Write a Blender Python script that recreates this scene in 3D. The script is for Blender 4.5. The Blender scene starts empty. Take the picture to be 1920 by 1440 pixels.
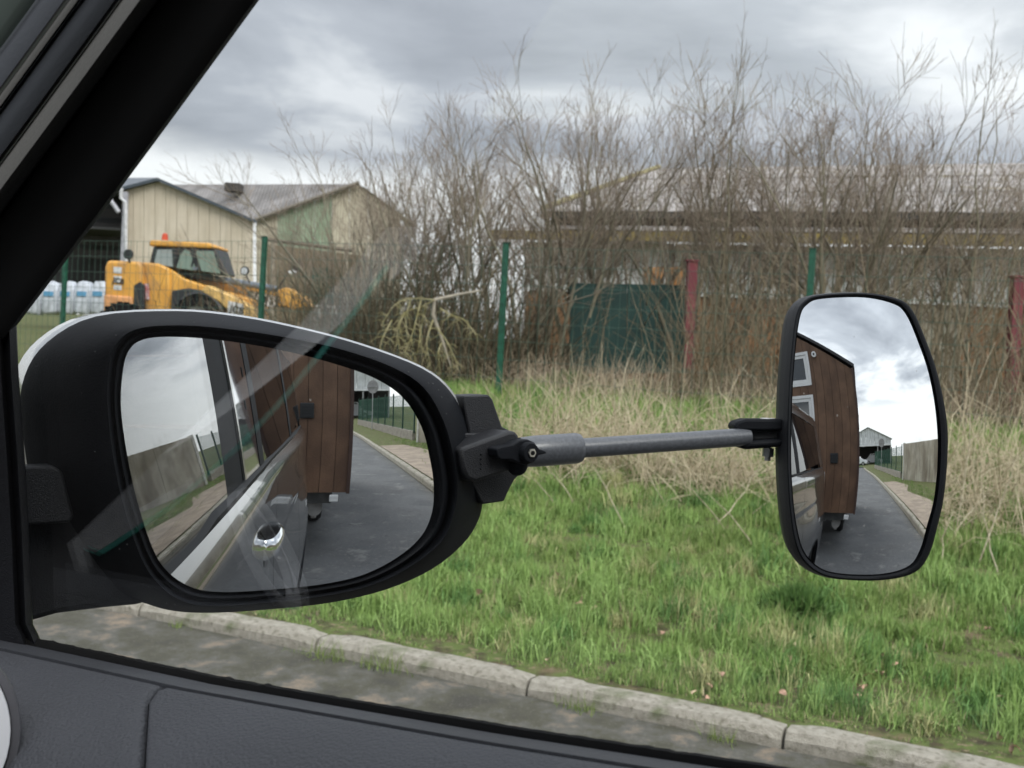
import bpy, math, random
import numpy as np
from mathutils import Vector, Matrix
random.seed(7); rng = np.random.default_rng(7)
C = bpy.context.scene.collection
sc = bpy.context.scene

# ------------------------------------------------------------------ camera, world, sun, exposure
FPX = 2100.0; ROLL = math.radians(3.2); PITCH = math.atan(86/2100.)
EYE = np.array([0, 0, 1.45])
FWD = np.array([0, math.cos(PITCH), -math.sin(PITCH)]); U0 = np.array([0, math.sin(PITCH), math.cos(PITCH)]); R0 = np.array([1., 0, 0])
CR = math.cos(ROLL)*R0 + math.sin(ROLL)*U0; CU = -math.sin(ROLL)*R0 + math.cos(ROLL)*U0
cam = bpy.data.cameras.new('camera'); camo = bpy.data.objects.new('camera', cam); C.objects.link(camo)
m = Matrix(((CR[0], CU[0], -FWD[0], EYE[0]), (CR[1], CU[1], -FWD[1], EYE[1]), (CR[2], CU[2], -FWD[2], EYE[2]), (0, 0, 0, 1)))
camo.matrix_world = m
cam.sensor_width = 36; cam.lens = 36*FPX/1920; cam.clip_start = .02; cam.clip_end = 3000
cam.dof.use_dof = True; cam.dof.focus_distance = .75; cam.dof.aperture_fstop = 24
sc.camera = camo
SUN_AZ, SUN_EL = math.radians(150), math.radians(48)
def build_world():
    w = bpy.data.worlds.new('World'); sc.world = w; w.use_nodes = True
    nt = w.node_tree; nt.nodes.clear(); N = nt.nodes.new; L = nt.links.new
    out = N('ShaderNodeOutputWorld'); mix = N('ShaderNodeMixShader'); bs = N('ShaderNodeBackground'); bc = N('ShaderNodeBackground')
    sky = N('ShaderNodeTexSky'); sky.sky_type = 'NISHITA'; sky.sun_disc = False; sky.sun_elevation = SUN_EL; sky.sun_rotation = SUN_AZ
    L(sky.outputs[0], bs.inputs[0]); bs.inputs[1].default_value = .07
    tc = N('ShaderNodeTexCoord'); sep = N('ShaderNodeSeparateXYZ'); L(tc.outputs['Generated'], sep.inputs[0])
    def M(op, a, b=None, c=None):
        n = N('ShaderNodeMath'); n.operation = op
        for i, v in enumerate((a, b, c)):
            if v is None: continue
            if isinstance(v, (int, float)): n.inputs[i].default_value = v
            else: L(v, n.inputs[i])
        return n.outputs[0]
    z = M('MAXIMUM', sep.outputs[2], 0.0)
    den = M('ADD', z, .13)
    cx = M('DIVIDE', sep.outputs[0], den); cy = M('DIVIDE', sep.outputs[1], den)
    comb = N('ShaderNodeCombineXYZ'); L(cx, comb.inputs[0]); L(cy, comb.inputs[1]); comb.inputs[2].default_value = 3.1
    nz = N('ShaderNodeTexNoise'); nz.inputs['Scale'].default_value = 1.05; nz.inputs['Detail'].default_value = 9; nz.inputs['Roughness'].default_value = .52; nz.inputs['Distortion'].default_value = .35
    L(comb.outputs[0], nz.inputs['Vector'])
    cr = N('ShaderNodeValToRGB'); e = cr.color_ramp.elements
    e[0].position = .38; e[0].color = (.25, .265, .295, 1); e[1].position = .62; e[1].color = (.82, .83, .85, 1)
    x = cr.color_ramp.elements.new(.50); x.color = (.40, .42, .46, 1)
    L(nz.outputs[0], cr.inputs[0])
    back = N('ShaderNodeVectorMath'); back.operation = 'DOT_PRODUCT'; L(tc.outputs['Generated'], back.inputs[0]); back.inputs[1].default_value = (.82, -.55, 0)
    # pale band towards the horizon, brighter overhead (standard overcast)
    hb = N('ShaderNodeMapRange'); hb.inputs[1].default_value = .125; hb.inputs[2].default_value = .165; hb.inputs[3].default_value = .92; hb.inputs[4].default_value = 0
    hb.interpolation_type = 'SMOOTHSTEP'
    wob = M('MULTIPLY_ADD', nz.outputs[0], .10, sep.outputs[2]); wob = M('SUBTRACT', wob, .04)
    L(wob, hb.inputs[0])
    mc = N('ShaderNodeMix'); mc.data_type = 'RGBA'; L(hb.outputs[0], mc.inputs['Factor']); fm = N('ShaderNodeMapRange'); fm.inputs[1].default_value = -.5; fm.inputs[2].default_value = .7; fm.inputs[3].default_value = .45; fm.inputs[4].default_value = 0; L(back.outputs['Value'], fm.inputs[0]); fx = N('ShaderNodeMix'); fx.data_type = 'RGBA'; L(fm.outputs[0], fx.inputs['Factor']); L(cr.outputs[0], fx.inputs['A']); fx.inputs['B'].default_value = (.34, .36, .40, 1); L(fx.outputs['Result'], mc.inputs['A']); mc.inputs['B'].default_value = (.88, .89, .90, 1)
    L(mc.outputs['Result'], bc.inputs[0])
    st = M('MULTIPLY_ADD', M('POWER', z, 1.2), 1.3, .74)
    bk = N('ShaderNodeMapRange'); bk.inputs[1].default_value = -.75; bk.inputs[2].default_value = .9; bk.inputs[3].default_value = 1.0; bk.inputs[4].default_value = 1.32; L(back.outputs['Value'], bk.inputs[0]); st = M('MULTIPLY', st, bk.outputs[0])
    L(st, bc.inputs[1])
    mix.inputs[0].default_value = .92; L(bs.outputs[0], mix.inputs[1]); L(bc.outputs[0], mix.inputs[2]); L(mix.outputs[0], out.inputs[0])
build_world()
sun = bpy.data.lights.new('sun', 'SUN'); sun.energy = 1.5; sun.angle = math.radians(35); sun.color = (1, .97, .92)
suno = bpy.data.objects.new('sun', sun); C.objects.link(suno)
sd = Vector((math.sin(SUN_AZ)*math.cos(SUN_EL), math.cos(SUN_AZ)*math.cos(SUN_EL), math.sin(SUN_EL)))
suno.rotation_euler = sd.to_track_quat('Z', 'Y').to_euler()
sc.view_settings.view_transform = 'Standard'; sc.view_settings.look = 'None'; sc.view_settings.exposure = 0.74; sc.view_settings.gamma = 1
sc.view_settings.use_curve_mapping = False
sc.cycles.max_bounces = 8; sc.cycles.transparent_max_bounces = 16; sc.cycles.diffuse_bounces = 3; sc.cycles.glossy_bounces = 5; sc.cycles.caustics_reflective = False; sc.cycles.caustics_refractive = False
sc.cycles.sample_clamp_indirect = 4

# ------------------------------------------------------------------ frames of reference
# car frame: f = forward of the parked car, r = to its right, z up, origin on the road under the driver's eye
_a = math.atan2(2100, 4450)
F = np.array([-math.cos(_a), math.sin(_a), 0]); R = np.array([math.sin(_a), math.cos(_a), 0])
def W(f, r, z): return F*f + R*r + np.array([0, 0, z])
def carf(p): return float(p @ F), float(p @ R), float(p[2])
def nrm(v): return v/np.linalg.norm(v)
def ray(x, y): return nrm(FWD + CR*(x-960)/FPX - CU*(y-720)/FPX)
def at_y(x, y, d): v = ray(x, y); return EYE + v*(d/v[1])          # point at distance d across the verge
def at_r(x, y, r): v = ray(x, y); return EYE + v*(r/(v @ R))       # point in the plane r = const
def at_plane(x, y, p, n): v = ray(x, y); return EYE + v*(((p-EYE) @ n)/(v @ n))
TIL = .18; NW = nrm(R + np.array([0, 0, TIL])); PW = W(0, .40, 1.30)

# ------------------------------------------------------------------ materials
MATS = {}
def mat(name, col, rough=.6, metal=0, var=.15, scale=8, bump=0, bscale=60, col2=None, spec=.5, coat=0, mixr=(.4, .62), coord='Object', trans=0, detail=6):
    if name in MATS: return MATS[name]
    mt = bpy.data.materials.new(name); mt.use_nodes = True; nt = mt.node_tree; b = nt.nodes['Principled BSDF']; N = nt.nodes.new; L = nt.links.new
    b.inputs['Roughness'].default_value = rough; b.inputs['Metallic'].default_value = metal; b.inputs['Specular IOR Level'].default_value = spec
    b.inputs['Coat Weight'].default_value = coat; b.inputs['Coat Roughness'].default_value = .03
    tc = N('ShaderNodeTexCoord')
    nz = N('ShaderNodeTexNoise'); nz.inputs['Scale'].default_value = scale; nz.inputs['Detail'].default_value = detail; L(tc.outputs[coord], nz.inputs['Vector'])
    cr = N('ShaderNodeValToRGB'); e = cr.color_ramp.elements; e[0].position, e[1].position = mixr
    if col2 is None: c0 = [c*(1-var) for c in col]; c1 = [min(1, c*(1+var)) for c in col]
    else: c0, c1 = col, col2
    e[0].color = (*c0, 1); e[1].color = (*c1, 1); L(nz.outputs[0], cr.inputs[0]); L(cr.outputs[0], b.inputs['Base Color'])
    if bump:
        n2 = N('ShaderNodeTexNoise'); n2.inputs['Scale'].default_value = bscale; n2.inputs['Detail'].default_value = 4; L(tc.outputs[coord], n2.inputs['Vector'])
        bp = N('ShaderNodeBump'); bp.inputs['Strength'].default_value = bump; bp.inputs['Distance'].default_value = .01; L(n2.outputs[0], bp.inputs['Height']); L(bp.outputs[0], b.inputs['Normal'])
    MATS[name] = mt; return mt
def addlayer(mt, col, scale, lo, hi, detail=8, stretch=None):
    """a second, irregular layer of colour (stain, moss, dirt) over the base colour"""
    nt = mt.node_tree; b = nt.nodes['Principled BSDF']; N = nt.nodes.new; L = nt.links.new
    src = b.inputs['Base Color'].links[0].from_socket
    tc = N('ShaderNodeTexCoord'); v = tc.outputs['Object']
    if stretch:
        mp = N('ShaderNodeMapping'); mp.inputs['Scale'].default_value = stretch; L(v, mp.inputs[0]); v = mp.outputs[0]
    nz = N('ShaderNodeTexNoise'); nz.inputs['Scale'].default_value = scale; nz.inputs['Detail'].default_value = detail; L(v, nz.inputs['Vector'])
    mr = N('ShaderNodeMapRange'); mr.inputs[1].default_value = lo; mr.inputs[2].default_value = hi; L(nz.outputs[0], mr.inputs[0])
    mx = N('ShaderNodeMix'); mx.data_type = 'RGBA'; L(mr.outputs[0], mx.inputs['Factor']); L(src, mx.inputs['A']); mx.inputs['B'].default_value = (*col, 1)
    L(mx.outputs['Result'], b.inputs['Base Color']); return mt
def attrmat(name, rough=.6, base=None, trans=.0):
    """colour per blade / twig from an attribute (hue variation of the thing itself)"""
    mt = bpy.data.materials.new(name); mt.use_nodes = True; nt = mt.node_tree; b = nt.nodes['Principled BSDF']; N = nt.nodes.new; L = nt.links.new
    a = N('ShaderNodeAttribute'); a.attribute_name = 'tint'; L(a.outputs['Color'], b.inputs['Base Color']); b.inputs['Roughness'].default_value = rough
    b.inputs['Specular IOR Level'].default_value = .3
    return mt
def glassmat(name, tint=(.96, .98, .97), gain=1.0, dark=None, extra=0.0):
    """thin pane: clear transmission with a Fresnel mirror coat on each face"""
    mt = bpy.data.materials.new(name); mt.use_nodes = True; nt = mt.node_tree; nt.nodes.clear(); N = nt.nodes.new; L = nt.links.new
    o = N('ShaderNodeOutputMaterial'); mx = N('ShaderNodeMixShader'); gl = N('ShaderNodeBsdfGlossy'); gl.inputs['Roughness'].default_value = 0
    if dark is None: tr = N('ShaderNodeBsdfTransparent'); tr.inputs[0].default_value = (*tint, 1)
    else: tr = N('ShaderNodeBsdfDiffuse'); tr.inputs[0].default_value = (*dark, 1)
    g = N('ShaderNodeNewGeometry'); dp = N('ShaderNodeVectorMath'); dp.operation = 'DOT_PRODUCT'; L(g.outputs['Incoming'], dp.inputs[0]); L(g.outputs['Normal'], dp.inputs[1])
    def M(op, a, b=None):
        n = N('ShaderNodeMath'); n.operation = op
        for i, v in enumerate((a, b)):
            if v is None: continue
            if isinstance(v, (int, float)): n.inputs[i].default_value = v
            else: L(v, n.inputs[i])
        return n.outputs[0]
    c = M('SUBTRACT', 1.0, M('ABSOLUTE', dp.outputs['Value'])); f = M('ADD', M('MULTIPLY', M('POWER', c, 5.0), .96), .04+extra); f = M('MINIMUM', M('MULTIPLY', f, gain), 1.0)
    L(f, mx.inputs[0]); L(tr.outputs[0], mx.inputs[1]); L(gl.outputs[0], mx.inputs[2]); L(mx.outputs[0], o.inputs[0])
    MATS[name] = mt; return mt
def mirrormat(name):
    """silvered glass with a few dried specks"""
    mt = bpy.data.materials.new(name); mt.use_nodes = True; nt = mt.node_tree; b = nt.nodes['Principled BSDF']; N = nt.nodes.new; L = nt.links.new
    b.inputs['Metallic'].default_value = 1; b.inputs['Base Color'].default_value = (.87, .89, .90, 1); b.inputs['Roughness'].default_value = 0
    tc = N('ShaderNodeTexCoord'); vo = N('ShaderNodeTexVoronoi'); vo.inputs['Scale'].default_value = 75; L(tc.outputs['Object'], vo.inputs['Vector'])
    sepc = N('ShaderNodeSeparateColor'); L(vo.outputs['Color'], sepc.inputs[0])
    th = N('ShaderNodeMath'); th.operation = 'MULTIPLY'; L(sepc.outputs[0], th.inputs[0]); th.inputs[1].default_value = .075
    lt = N('ShaderNodeMath'); lt.operation = 'LESS_THAN'; L(vo.outputs['Distance'], lt.inputs[0]); L(th.outputs[0], lt.inputs[1])
    ml = N('ShaderNodeMath'); ml.operation = 'MULTIPLY'; L(lt.outputs[0], ml.inputs[0]); ml.inputs[1].default_value = .22
    d = N('ShaderNodeBsdfDiffuse'); d.inputs[0].default_value = (.55, .55, .52, 1); mx = N('ShaderNodeMixShader')
    L(ml.outputs[0], mx.inputs[0]); L(b.outputs[0], mx.inputs[1]); L(d.outputs[0], mx.inputs[2])
    L(mx.outputs[0], nt.nodes['Material Output'].inputs[0]); return mt

# ------------------------------------------------------------------ mesh building
class MB:
    def __init__(s): s.v = []; s.f = []; s.n = 0
    def add(s, V, Fc):
        V = np.asarray(V, float).reshape(-1, 3); s.v.append(V); s.f += [tuple(int(i)+s.n for i in q) for q in Fc]; s.n += len(V); return s
    def box(s, o, ax, ay, az, bev=0):
        """box spanned by three edge vectors from corner o"""
        o = np.array(o, float); ax, ay, az = (np.array(q, float) for q in (ax, ay, az))
        if bev:
            c = o+(ax+ay+az)/2; L = [np.linalg.norm(q) for q in (ax, ay, az)]; bev = min(bev, min(L)*.3)
            ks = []
            for sx in (-1, 1):
                for sy in (-1, 1):
                    for sz in (-1, 1):
                        for k in range(3):
                            off = [sx*(.5-(bev/L[0] if k != 0 else 0)), sy*(.5-(bev/L[1] if k != 1 else 0)), sz*(.5-(bev/L[2] if k != 2 else 0))]
                            ks.append(c+ax*off[0]+ay*off[1]+az*off[2])
            K = lambda a, b, cc, k: ((a*2+b)*2+cc)*3+k
            fs = []
            for a in (0, 1):
                q = [K(a, 0, 0, 0), K(a, 1, 0, 0), K(a, 1, 1, 0), K(a, 0, 1, 0)]; fs.append(q if a else q[::-1])
                q = [K(0, a, 0, 1), K(1, a, 0, 1), K(1, a, 1, 1), K(0, a, 1, 1)]; fs.append(q[::-1] if a else q)
                q = [K(0, 0, a, 2), K(1, 0, a, 2), K(1, 1, a, 2), K(0, 1, a, 2)]; fs.append(q if a else q[::-1])
            for a in (0, 1):
                for b in (0, 1):
                    fs.append([K(a, b, 0, 0), K(a, b, 1, 0), K(a, b, 1, 1), K(a, b, 0, 1)])
                    fs.append([K(a, 0, b, 0), K(a, 1, b, 0), K(a, 1, b, 2), K(a, 0, b, 2)])
                    fs.append([K(0, a, b, 1), K(1, a, b, 1), K(1, a, b, 2), K(0, a, b, 2)])
                    for cc in (0, 1): fs.append([K(a, b, cc, 0), K(a, b, cc, 1), K(a, b, cc, 2)])
            return s.add(ks, fs)
        V = [o, o+ax, o+ax+ay, o+ay, o+az, o+ax+az, o+ax+ay+az, o+ay+az]
        return s.add(V, [(0, 3, 2, 1), (4, 5, 6, 7), (0, 1, 5, 4), (1, 2, 6, 5), (2, 3, 7, 6), (3, 0, 4, 7)])
    def prism(s, pts, ext):
        """polygon extruded by a vector"""
        P = np.array(pts, float); n = len(P); e = np.array(ext, float)
        return s.add(np.vstack([P, P+e]), [tuple(range(n))[::-1], tuple(range(n, 2*n))] + [(i, (i+1) % n, (i+1) % n+n, i+n) for i in range(n)])
    def loft(s, rings, closed=True, cap0=False, cap1=False):
        k = len(rings[0]); V = np.vstack(rings); fs = []
        for i in range(len(rings)-1):
            for j in range(k if closed else k-1):
                a = i*k+j; b = i*k+(j+1) % k; fs.append((a, b, b+k, a+k))
        if cap0: fs.append(tuple(range(k))[::-1])
        if cap1: fs.append(tuple(range((len(rings)-1)*k, len(rings)*k)))
        return s.add(V, fs)
    def tube(s, pts, rad, k=8, caps=True):
        P = np.array(pts, float); n = len(P); rad = np.ones(n)*rad if np.isscalar(rad) else np.array(rad)
        T = np.gradient(P, axis=0); T /= np.linalg.norm(T, axis=1)[:, None]+1e-12
        ref = np.array([0, 0, 1.]) if abs(T[0][2]) < .9 else np.array([1., 0, 0]); rings = []
        u = nrm(np.cross(T[0], ref))
        for i in range(n):
            u = nrm(u-T[i]*(u @ T[i])); w = np.cross(T[i], u)
            rings.append([P[i]+rad[i]*(math.cos(2*math.pi*j/k)*u+math.sin(2*math.pi*j/k)*w) for j in range(k)])
        return s.loft(rings, True, caps, caps)
    def disc(s, c, n, r, th, k=24, r2=None):
        n = nrm(np.array(n, float)); return s.tube([np.array(c)-n*th/2, np.array(c)+n*th/2], [r, r if r2 is None else r2], k)
    def ball(s, c, r, k=12, sq=(1, 1, 1)):
        c = np.array(c, float); rings = []
        for i in range(1, k):
            t = math.pi*i/k; rings.append([c+r*np.array([math.sin(t)*math.cos(2*math.pi*j/(k*2))*sq[0], math.sin(t)*math.sin(2*math.pi*j/(k*2))*sq[1], math.cos(t)*sq[2]]) for j in range(k*2)])
        return s.loft(rings, True, True, True)
def org(p):
    o = np.zeros(3)
    while p is not None: o += np.array(p.location); p = p.parent
    return o
def props(o, label=None, cat=None, group=None, kind=None):
    if label: o['label'] = label
    if cat: o['category'] = cat
    if group: o['group'] = group
    if kind: o['kind'] = kind
    return o
def mesh(name, V, Fc, mt, parent=None, smooth=False, ang=None, **kw):
    me = bpy.data.meshes.new(name); V = np.asarray(V, float)-org(parent); me.from_pydata(V.tolist(), [], [list(q) for q in Fc]); me.validate(); me.update()
    me.materials.append(mt); o = bpy.data.objects.new(name, me); C.objects.link(o); o.parent = parent
    if smooth:
        me.shade_smooth()
        me.set_sharp_from_angle(angle=math.radians(ang or 35))
    return props(o, **kw)
def obj(name, mb, mt, parent=None, smooth=False, bev=0, sub=0, ang=None, **kw):
    o = mesh(name, np.vstack(mb.v), mb.f, mt, parent, smooth, ang, **kw)
    if bev:
        b = o.modifiers.new('bevel', 'BEVEL'); b.width = bev; b.segments = 2; b.limit_method = 'ANGLE'; b.angle_limit = math.radians(35)
    if sub:
        b = o.modifiers.new('sub', 'SUBSURF'); b.levels = b.render_levels = sub
    return o
def thing(name, loc, label, cat, group=None):
    o = bpy.data.objects.new(name, None); C.objects.link(o); o.location = tuple(loc); o.empty_display_size = .2
    return props(o, label, cat, group)
def bigmesh(name, V, Fq, mt, parent=None, tint=None, smooth=False, **kw):
    """numpy mesh, Fq (n,3) or (n,4)"""
    me = bpy.data.meshes.new(name); V = np.asarray(V, np.float32)-org(parent).astype(np.float32); Fq = np.asarray(Fq, np.int32); k = Fq.shape[1]
    me.vertices.add(len(V)); me.vertices.foreach_set('co', V.ravel()); me.loops.add(Fq.size); me.loops.foreach_set('vertex_index', Fq.ravel())
    me.polygons.add(len(Fq)); me.polygons.foreach_set('loop_start', np.arange(0, Fq.size, k, dtype=np.int32))
    try: me.polygons.foreach_set('loop_total', np.full(len(Fq), k, np.int32))
    except Exception: pass
    me.update(calc_edges=True); me.materials.append(mt)
    if tint is not None:
        a = me.color_attributes.new('tint', 'FLOAT_COLOR', 'POINT'); t = np.ones((len(V), 4), np.float32); t[:, :3] = tint; a.data.foreach_set('color', t.ravel())
    if smooth: me.shade_smooth()
    o = bpy.data.objects.new(name, me); C.objects.link(o); o.parent = parent; return props(o, **kw)
def dup(o, loc=None, rotz=None, scale=None, **kw):
    c = o.copy(); C.objects.link(c)
    if loc is not None: c.location = tuple(loc)
    if rotz is not None: c.rotation_euler = (0, 0, rotz)
    if scale is not None: c.scale = scale if hasattr(scale, '__len__') else (scale,)*3
    for ch in o.children:
        d = ch.copy(); C.objects.link(d); d.parent = c
        for g in ch.children: e = g.copy(); C.objects.link(e); e.parent = d
    return props(c, **kw)
def catmull(P, m_=4, closed=True):
    P = np.array(P, float); n = len(P); out = []
    for i in range(n if closed else n-1):
        p0, p1, p2, p3 = (P[(i-1) % n], P[i], P[(i+1) % n], P[(i+2) % n]) if closed else (P[max(i-1, 0)], P[i], P[i+1], P[min(i+2, n-1)])
        for t in np.arange(m_)/m_: out.append(.5*((2*p1)+(-p0+p2)*t+(2*p0-5*p1+4*p2-p3)*t*t+(-p0+3*p1-3*p2+p3)*t**3))
    if not closed: out.append(P[-1])
    return np.array(out)
def tubes(P, Rd, k=3):
    """many tubes at once: P (B,n,3), Rd (B,n) -> V, F(quads)"""
    B, n, _ = P.shape; T = np.gradient(P, axis=1); T /= np.linalg.norm(T, axis=2, keepdims=True)+1e-9
    ref = np.where(np.abs(T[..., 2:3]) < .8, np.array([0, 0, 1.]), np.array([1., 0, 0])); u = np.cross(T, ref); u /= np.linalg.norm(u, axis=2, keepdims=True)+1e-9; w = np.cross(T, u)
    a = 2*np.pi*np.arange(k)/k; V = P[:, :, None]+Rd[:, :, None, None]*(np.cos(a)[None, None, :, None]*u[:, :, None]+np.sin(a)[None, None, :, None]*w[:, :, None])
    idx = np.arange(B*n*k).reshape(B, n, k); A = idx[:, :-1]; D = idx[:, 1:]
    Fq = np.stack([A, np.roll(A, -1, 2), np.roll(D, -1, 2), D], -1).reshape(-1, 4)
    return V.reshape(-1, 3), Fq
def join(parts):
    Vs, Fs, n = [], [], 0
    for V, Fq in parts: Vs.append(V); Fs.append(Fq+n); n += len(V)
    return np.vstack(Vs), np.vstack(Fs)

BLACK = mat('matt black plastic', (.008, .009, .0115), .6, var=.3, bump=.12, bscale=900, spec=.10)
BLACK2 = mat('textured black plastic', (.013, .0135, .016), .42, var=.25, bump=.3, bscale=1400, spec=.35)
GLOSSB = mat('gloss black trim', (.006, .006, .007), .12, var=.1, spec=.5)
RUB = mat('black rubber', (.006, .006, .006), .85, var=.2, spec=.2)

# ------------------------------------------------------------------ ground, road, kerb
def sm(x): x = np.clip(x, 0, 1); return x*x*(3-2*x)
def kerb_r(f): return 3.97 - 1.12*sm((-.2-f)/6.0) - .35*sm((-24-f)/16)
def bank(f, u):
    up = sm((f+6)/5.0)
    return .115 + (.08+.56*up)*sm(u/8.0) + .04*up*sm(u/1.2)
def nsn(x, y):  # cheap smooth noise
    return (np.sin(x*1.7+y*.6)+np.sin(y*2.3-x*.9+1.3)+np.sin(x*4.1+y*3.2+2.)+np.sin(x*.53-y*4.7))/4
def gz(f, r):
    u = r-kerb_r(f); return np.where(u < 0, -.02, bank(f, np.maximum(u, 0))+.025*nsn(f*1.3, r*1.3)*sm(u/.6))
def build_ground():
    fs = np.concatenate([np.linspace(-900, -60, 12), np.linspace(-55, -8, 60), np.linspace(-7.5, 10, 110), np.linspace(11, 40, 25), np.linspace(60, 900, 12)])
    us = np.concatenate([np.linspace(-900, -10, 14), [-5, -1, .0], np.linspace(.115, 9, 70), np.linspace(9.4, 40, 30), np.linspace(60, 900, 14)])
    FF, UU = np.meshgrid(fs, us, indexing='ij'); RR = kerb_r(FF)+UU; ZZ = np.where(UU < .05, -.03, gz(FF, RR))
    V = FF.ravel()[:, None]*F+RR.ravel()[:, None]*R; V[:, 2] = ZZ.ravel(); a, b = FF.shape; I = np.arange(a*b).reshape(a, b)
    Fq = np.stack([I[:-1, :-1], I[1:, :-1], I[1:, 1:], I[:-1, 1:]], -1).reshape(-1, 4)[:, ::-1]
    g = mat('soil and thatch', (.06, .05, .03), .95, scale=14, col2=(.10, .13, .04), mixr=(.36, .56), detail=12, bump=1.0, bscale=40, spec=.15)
    addlayer(g, (.14, .11, .065), 6, .55, .68); addlayer(g, (.20, .16, .10), 30, .58, .66)
    bigmesh('ground', V, Fq, g, smooth=True, kind='structure')
    # road
    us = np.concatenate([np.linspace(-14, -2, 12), np.linspace(-1.6, 0, 16)]); fs = np.linspace(-48, 40, 180)
    FF, UU = np.meshgrid(fs, us, indexing='ij'); RR = kerb_r(FF)+UU; V = FF.ravel()[:, None]*F+RR.ravel()[:, None]*R
    V[:, 2] = (.053*sm((UU+.9)/.9)*sm((FF+8)/4)).ravel(); a, b = FF.shape; I = np.arange(a*b).reshape(a, b)
    Fq = np.stack([I[:-1, :-1], I[1:, :-1], I[1:, 1:], I[:-1, 1:]], -1).reshape(-1, 4)[:, ::-1]
    d = sm((UU.ravel()+3.4)/1.8)*sm((FF.ravel()+2)/1.5)*.95 + .35*sm((UU.ravel()+.35)/.3)
    mt = mat('worn asphalt', (.085, .088, .092), .85, scale=1.2, col2=(.125, .127, .13), bump=.5, bscale=170, spec=.3)
    nt = mt.node_tree; b_ = nt.nodes['Principled BSDF']; N = nt.nodes.new; L = nt.links.new; src = b_.inputs['Base Color'].links[0].from_socket
    tc = N('ShaderNodeTexCoord'); at = N('ShaderNodeAttribute'); at.attribute_name = 'tint'
    n1 = N('ShaderNodeTexNoise'); n1.inputs['Scale'].default_value = 4.6; n1.inputs['Detail'].default_value = 10; n1.inputs['Roughness'].default_value = .65; L(tc.outputs['Object'], n1.inputs['Vector'])
    cr = N('ShaderNodeValToRGB'); e = cr.color_ramp.elements; e[0].position = .36; e[0].color = (.055, .052, .042, 1); e[1].position = .68; e[1].color = (.25, .195, .14, 1)
    x = e.new(.47); x.color = (.075, .072, .052, 1); x = e.new(.55); x.color = (.10, .097, .085, 1); L(n1.outputs[0], cr.inputs[0])
    mx = N('ShaderNodeMix'); mx.data_type = 'RGBA'; L(at.outputs['Fac'], mx.inputs['Factor']); L(src, mx.inputs['A']); L(cr.outputs[0], mx.inputs['B'])
    for cc, sca, lo, hi in (((.065, .066, .068), .6, .50, .62), ((.20, .198, .19), 2.3, .57, .64), ((.045, .046, .048), 6.5, .58, .66), ((.19, .185, .175), 17., .57, .63)):
        n3 = N('ShaderNodeTexNoise'); n3.inputs['Scale'].default_value = sca; n3.inputs['Detail'].default_value = 12; n3.inputs['Roughness'].default_value = .7; L(tc.outputs['Object'], n3.inputs['Vector']); mr = N('ShaderNodeMapRange'); mr.inputs[1].default_value = lo; mr.inputs[2].default_value = hi; mr.inputs[4].default_value = .7; L(n3.outputs[0], mr.inputs[0]); m3 = N('ShaderNodeMix'); m3.data_type = 'RGBA'; L(mr.outputs[0], m3.inputs['Factor']); L(src, m3.inputs['A']); m3.inputs['B'].default_value = (*cc, 1); src = m3.outputs['Result']; L(src, mx.inputs['A'])
    # grit specks
    vo = N('ShaderNodeTexVoronoi'); vo.inputs['Scale'].default_value = 55; L(tc.outputs['Object'], vo.inputs['Vector']); lt = N('ShaderNodeMath'); lt.operation = 'LESS_THAN'; lt.inputs[1].default_value = .17; L(vo.outputs['Distance'], lt.inputs[0])
    ml = N('ShaderNodeMath'); ml.operation = 'MULTIPLY'; ml.inputs[1].default_value = .4; L(lt.outputs[0], ml.inputs[0])
    m2 = N('ShaderNodeMix'); m2.data_type = 'RGBA'; L(ml.outputs[0], m2.inputs['Factor']); L(mx.outputs['Result'], m2.inputs['A']); m2.inputs['B'].default_value = (.22, .21, .19, 1); L(m2.outputs['Result'], b_.inputs['Base Color'])
    bigmesh('road', V, Fq, mt, tint=np.repeat(d[:, None], 3, 1), kind='structure')
    # side road and far grass behind
    mb = MB(); mb.add([W(-49, -60, .004), W(-49, 60, .004), W(-44, 60, .004), W(-44, -60, .004)], [(0, 1, 2, 3)])
    fg = mat('far green verge', (.07, .12, .03), .9, scale=.8, col2=(.10, .14, .04), bump=.8, bscale=10)
    mb = MB(); mb.add([W(-58, -60, .03), W(-58, 60, .12), W(-49, 60, .12), W(-49, -60, .03)], [(0, 1, 2, 3)]); obj('far_grass', mb, fg, kind='structure')
    # grass path strip (pinkish worn footpath on the verge behind)
    fs = np.linspace(-18, -3, 30); V = []; Fq = []
    for i, f in enumerate(fs):
        wv = .25*math.sin(f*1.1)
        for u in (.14, .5, .9+wv, 1.25+wv): V.append(W(f, float(kerb_r(f))+u, float(gz(f, kerb_r(f)+u))+.022))
    for i in range(len(fs)-1):
        for j in range(3): a = i*4+j; Fq.append((a, a+1, a+5, a+4))
    mesh('path', V, Fq, mat('worn dirt', (.22, .175, .135), .95, scale=3, col2=(.31, .25, .19), bump=.7, bscale=30), kind='structure')
build_ground()
KERB = mat('weathered concrete kerb', (.30, .275, .225), .95, scale=28, col2=(.42, .39, .33), bump=.9, bscale=220, mixr=(.3, .65), detail=12); addlayer(KERB, (.17, .155, .11), 45, .54, .72); addlayer(KERB, (.13, .15, .07), 6, .60, .74)
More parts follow.
